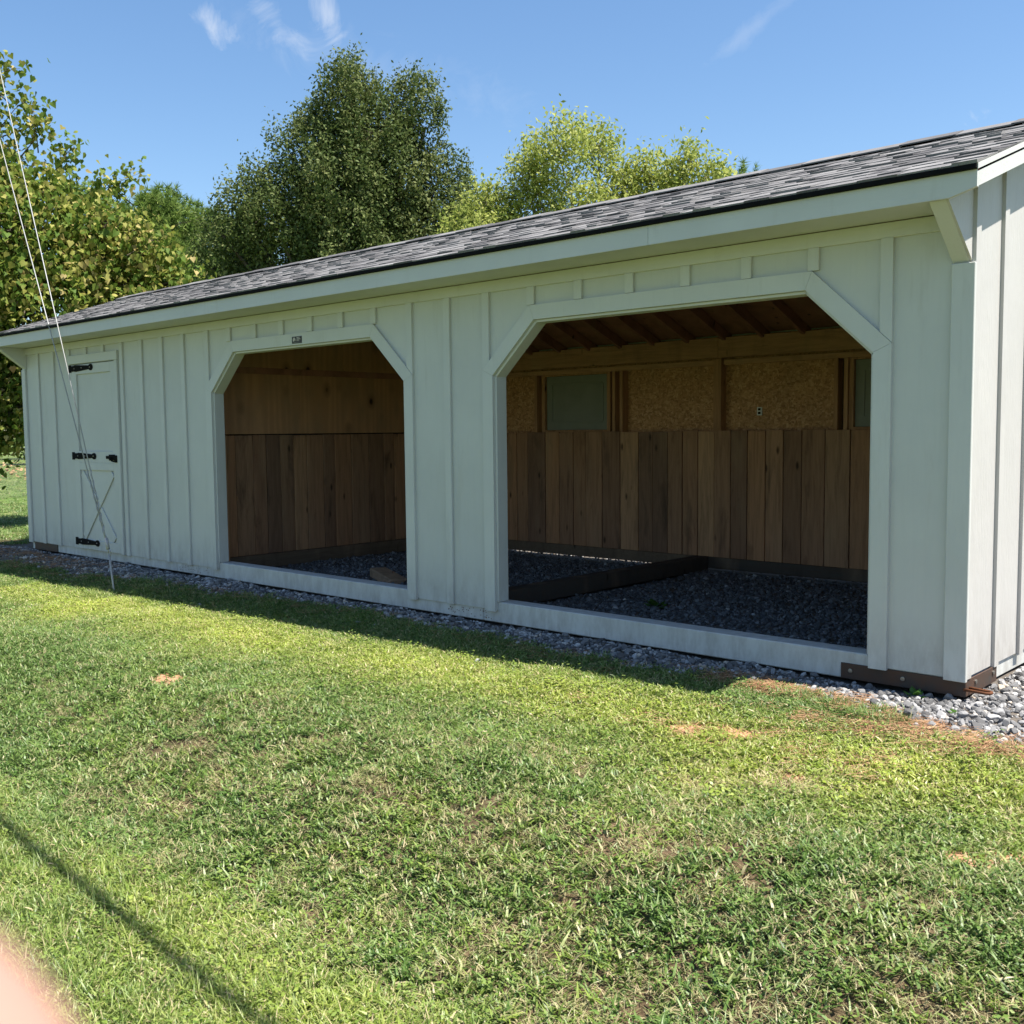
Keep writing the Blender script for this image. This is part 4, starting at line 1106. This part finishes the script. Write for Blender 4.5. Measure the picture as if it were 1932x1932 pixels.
for (x0, y0), (x1, y1), nn in (((10, 190), (20, 140), 14), ((20, 150), (62, 122), 12), ((60, 240), (114, 212), 14), ((90, 250), (86, 180), 14), ((120, 310), (156, 252), 14), ((190, 350), (266, 298), 22), ((150, 330), (140, 280), 8), ((230, 350), (205, 318), 10), ((30, 230), (75, 180), 10)):
    for q in np.linspace(0, 1, nn):
        la = (x0 + (x1 - x0) * q - 100) * .0088; hz = 1.256 + (825 - y0 - (y1 - y0) * q) * .0088 * .962
        spr.append((-4.72 + la * .4 + rng.gauss(0, .03), 2.40 + la * .916 + rng.gauss(0, .03), hz + rng.gauss(0, .02)))
rbt = tree('redbud_tree', (-4.72, 2.40), 'broadleaf tree with big yellowing heart-shaped leaves beyond the left end of the shed', 'tree', rb, 'heart_leaf', 'bark', trunk_r=.13, fork=1.7, ntw=240, seed=8,
     n_clump=4600, per=7, spread=.13, size=.102, shape='heart', up_bias=.0, shell=.55, droop=1.6, extra=spr)
k0 = 0
for nn in (14, 12, 14, 14, 14, 22, 8, 10, 10):
    pts = [Vector(p) - rbt.location for p in spr[k0:k0 + nn]]; k0 += nn
    tube('twig', [pts[0] - (pts[-1] - pts[0]).normalized() * .25, pts[0], pts[len(pts) // 2], pts[-1]], [.012, .009, .006, .003], 'bark', rbt, 5)
# pines far behind
def pine(base, lobes, label, seed, n=500, h=13.0, size=.46):
    r = random.Random(seed); bx, by = base; bz = float(ground_z(bx, by)); t_ = empty('pine_tree', (bx, by, bz), label, 'tree', 'pines behind the shed')
    right = Vector((-(by - CAM.y), bx - CAM.x)).normalized() * -1; rv = Vector((right.x, right.y, 0)); dv = Vector((-right.y, right.x, 0))
    V, F, A = [], [], []
    lobes = [(l[0], 1.256 + (l[1] - 1.256) * .97, l[2]) for l in lobes]
    w = [l[2] ** 2 for l in lobes]; cs = []
    for _ in range(n):
        la, hz, R_ = r.choices(lobes, w)[0]
        d = Vector((r.gauss(0, 1), r.gauss(0, 1), r.gauss(0, 1) * .7)).normalized() * R_ * r.uniform(.5, 1.05)
        c = rv * la + Vector((0, 0, hz - bz)) + d; cs.append(c); tone = r.random() * .5
        ax = (d.normalized() + Vector((0, 0, .7)) + Vector((r.gauss(0, .3), r.gauss(0, .3), 0))).normalized()
        for k in range(20):
            q = (ax * r.uniform(.1, 1) + Vector((r.gauss(0, 1), r.gauss(0, 1), r.gauss(0, 1))).normalized() * .9).normalized(); L = size * r.uniform(.6, 1.1)
            s = q.cross(Vector((r.gauss(0, 1), r.gauss(0, 1), r.gauss(0, 1))))  .normalized() * .03; n0 = len(V)
            V += [tuple(c + s), tuple(c - s), tuple(c + q * L)]; F.append([n0, n0 + 1, n0 + 2]); v_ = tone + r.random() * .5; A += [v_] * 3
    me_ = npmesh('crown', np.array(V), np.array(F), {'v': A}); link('crown', me_, 'pine_needle', t_)
    pts = [(0, 0, -.3), (.05, 0, h * .5), (0, .05, h)]
    tube('trunk', pts, [.26, .18, .05], 'bark', t_, 9)
    V2, F2 = [], []
    for i, c in enumerate(cs[::40]):
        a_ = Vector((0, 0, max(2, c.z - r.uniform(.3, 1.2))))
        tube('branch', [a_, a_.lerp(c, .5) + Vector((0, 0, .1)), c], [.05, .03, .015], 'bark', t_, 5)
pl_ = [(-0.29, 14.35, 0.75), (-1.16, 13.5, 0.9), (0.58, 13.4, 1.1), (1.9, 13.2, .9), (1.6, 11.8, 1.2), (0.0, 12.03, 1.5), (-1.0, 10.6, 1.6), (.6, 10, 1.8), (0, 8, 2)]
pine((-39.3, 24.4), pl_, 'round-topped pine between the redbud and the tall dark tree', 21, 1500)
pine((-40.5, 20.9), [(-.6, 13.9, .8), (.4, 13.0, .9), (-.8, 12.2, 1.2), (.3, 10.8, 1.6), (0, 8.6, 2)], 'pine partly hidden by the redbud leaves', 22, 1300)
pine((-36.6, 27.0), [(.2, 12.9, .8), (-.7, 12.2, 1), (.7, 11.6, 1.1), (0, 10.2, 1.8), (0, 8, 2)], 'shorter pine close beside the tall dark tree', 23, 1300)
pine((-37.5, 22.5), [(0, 13.4, .9), (-1, 12.6, 1.1), (1.1, 12.4, 1.1), (0, 11.2, 1.7), (-1.4, 10.6, 1.3), (1.4, 10.4, 1.4), (0, 9, 2)], 'light green pine filling the gap behind the redbud crown', 27, 1500)
pine((-17.3, 46.6), [(0, 15.75, .6), (-.89, 15.3, .7), (-2.0, 14.95, .7), (0.3, 14.6, .9), (-.5, 13.5, 1.4), (0, 12, 1.6)], 'dark pine top peeking over the roof beside the pale tree', 24, 420)
pine((-7.6, 51.1), [(0, 16.2, .42), (.2, 15.4, .8), (0, 14, 1.2)], 'tip of a dark pine just showing over the roof near its right end', 25, 200)
pine((-13.0, 49.0), [(-.9, 15.40, .45), (.3, 15.35, .4), (0, 14.6, .9), (0, 13, 1.2)], 'two-tipped pine barely showing over the middle of the roof', 26, 220)
# distant wood beyond the field on the left
L = []
for k in range(46):
    f_ = k / 45; L.append((-24 + 48 * f_, rng.uniform(.8, 6.5), rng.uniform(-3, 3), rng.uniform(1.6, 2.9)))
b_ = (-58.0, 26.0)
rt = Vector((-(b_[1] - CAM.y), b_[0] - CAM.x)).normalized() * -1
V, F, A, _ = leaf_cloud(L, (b_[0], b_[1], 0), 2600, 12, .35, .34, 'quad', rt, .3, .6, 0, .6)
me = npmesh('woodland', V, F, {'v': A}); tagit(link('woodland', me, 'wood_leaf'), 'far band of mixed woodland beyond the field', 'woodland', kind='stuff')
# fallen leaves on the ground under the far trees
lv = np.array([(x, y) for x, y in zip(npr.uniform(-50, -24, 2600), npr.uniform(4, 26, 2600))])
N_ = len(lv); P = np.stack([lv[:, 0], lv[:, 1], ground_z(lv[:, 0], lv[:, 1]) + .04], 1); ang_ = npr.uniform(0, 6.283, N_); s_ = npr.uniform(.06, .12, N_)
t1 = np.stack([np.cos(ang_), np.sin(ang_), npr.uniform(-.3, .5, N_)], 1) * s_[:, None]; t2 = np.stack([-np.sin(ang_), np.cos(ang_), npr.uniform(-.2, .4, N_)], 1) * s_[:, None] * .7
Vv = np.stack([P - t1, P + t2, P + t1, P - t2], 1).reshape(-1, 3); Fv = np.arange(N_ * 4).reshape(-1, 4)
me = npmesh('fallen_leaves', Vv, Fv, {'v': np.repeat(npr.random(N_), 4)}); tagit(link('fallen_leaves', me, 'straw'), 'dry brown leaves fallen under the far trees', 'fallen leaves', kind='stuff')

# chain link fence behind the left end
fa, fb = Vector((-11.8, -4.0, 0)), Vector((-15.6, 13.0, 0)); fdir = (fb - fa).normalized(); FL = (fb - fa).length; FH = 1.2
fz = float(ground_z(-13, 4)); fc = empty('chain_link_fence', (fa.x, fa.y, fz), 'low galvanised chain link fence across the grass beyond the shed', 'fence')
def fp(s, z): return (fdir.x * s, fdir.y * s, z)
V, F = [], []
def thin(p, q, r_=.0022):
    p, q = Vector(p), Vector(q); t_ = (q - p).normalized(); a_ = t_.cross(Vector((fdir.y, -fdir.x, 0))).normalized(); b_ = t_.cross(a_); n0 = len(V)
    for w_ in (p, q):
        for k in range(3): V.append(tuple(w_ + (a_ * math.cos(k * 2.094) + b_ * math.sin(k * 2.094)) * r_))
    for k in range(3): F.append([n0 + k, n0 + (k + 1) % 3, n0 + 3 + (k + 1) % 3, n0 + 3 + k])
st = .075; s = -FH
while s < FL:
    for sg_ in (1, -1):
        a_, b_ = (s, .03), (s + FH, .03 + FH)
        if sg_ < 0: a_, b_ = (s, .03 + FH), (s + FH, .03)
        if b_[0] <= 0 or a_[0] >= FL: continue
        def clip(p, q):
            p, q = list(p), list(q)
            if p[0] < 0: t_ = -p[0] / (q[0] - p[0]); p = [0, p[1] + (q[1] - p[1]) * t_]
            if q[0] > FL: t_ = (FL - p[0]) / (q[0] - p[0]); q = [FL, p[1] + (q[1] - p[1]) * t_]
            return p, q
        p, q = clip(a_, b_)
        o3 = Vector((fdir.y, -fdir.x, 0)) * .002 * sg_
        thin(Vector(fp(*p)) + o3, Vector(fp(*q)) + o3)
    s += st
wm = pyd('wire_mesh', V, F, 'galvanised', fc); wm['kind'] = 'stuff'
tube('top_rail', [fp(0, FH + .04), fp(FL, FH + .04)], .018, 'galvanised', fc)
k = 0
while k * 2.9 < FL: tube('post', [fp(k * 2.9, -.2), fp(k * 2.9, FH + .07)], .024, 'galvanised', fc); k += 1

# ------------------------------------------------------------------ the hand that holds the camera, one fingertip before the lens
def camp(x, y, z): return CAM + (r2 * x + u2 * y + fwd * z) * .86
HB = camp(-.118, -.125, .005)
hand = empty('hand', HB, 'pink hand of the photographer with one fingertip close before the lens', 'hand')
tip = Vector((-.0326, -.0320, .056))
chains = [([tip + Vector((.0055, .0045, .0012)), tip + Vector((.0018, .0014, .0004)), tip, tip + Vector((-.015, -.011, -.006)), tip + Vector((-.031, -.024, -.012)), tip + Vector((-.052, -.046, -.026))], [.0090, .0108, .0108, .0105, .0100, .0105])]
for k, (dx, dy, dz, L) in enumerate(((.0, -.020, .0, 1.05), (-.004, -.040, -.002, .98), (-.012, -.058, -.004, .80))):
    m = tip + Vector((-.052 + dx, -.046 + dy, -.026 + dz)); p1 = m + Vector((.026 * L, .012 * L, .020 * L)); p2 = p1 + Vector((.004, -.006, -.024)) * L; p3 = p2 + Vector((-.018, -.004, -.010)) * L
    chains.append(([p3, p2, p1, m], [.0060, .0072, .0080, .0090]))
th0 = tip + Vector((-.085, -.075, -.050)); th1 = th0 + Vector((.018, .040, -.012)); th2 = th1 + Vector((.022, .022, -.004)); th3 = th2 + Vector((.018, .010, .004))
chains.append(([th3, th2, th1, th0], [.0075, .0090, .0100, .0125]))
V, E_, Rr = [], [], []
def add_v(p, r): V.append(p); Rr.append(r); return len(V) - 1
palm = add_v(tip + Vector((-.080, -.085, -.044)), .024); wrist = add_v(tip + Vector((-.118, -.130, -.066)), .023); fore = add_v(tip + Vector((-.20, -.235, -.11)), .032)
E_ += [(palm, wrist), (wrist, fore)]
for pts, rad in chains:
    ids = [add_v(p, r) for p, r in zip(pts, rad)]
    E_ += list(zip(ids, ids[1:])) + [(ids[-1], palm)]
me = bpy.data.meshes.new('hand_skin'); me.from_pydata([tuple(camp(*p) - HB) for p in V], E_, [])
o = bpy.data.objects.new('hand_skin', me); COL.objects.link(o); o.parent = hand
md = o.modifiers.new('skin', 'SKIN'); md.use_smooth_shade = True
for sv, r in zip(me.skin_vertices[0].data, Rr): sv.radius = (r, r); sv.use_root = False
me.skin_vertices[0].data[palm].use_root = True
sd = o.modifiers.new('subsurf', 'SUBSURF'); sd.levels = 2; sd.render_levels = 2
me.materials.append(MT['skin'])
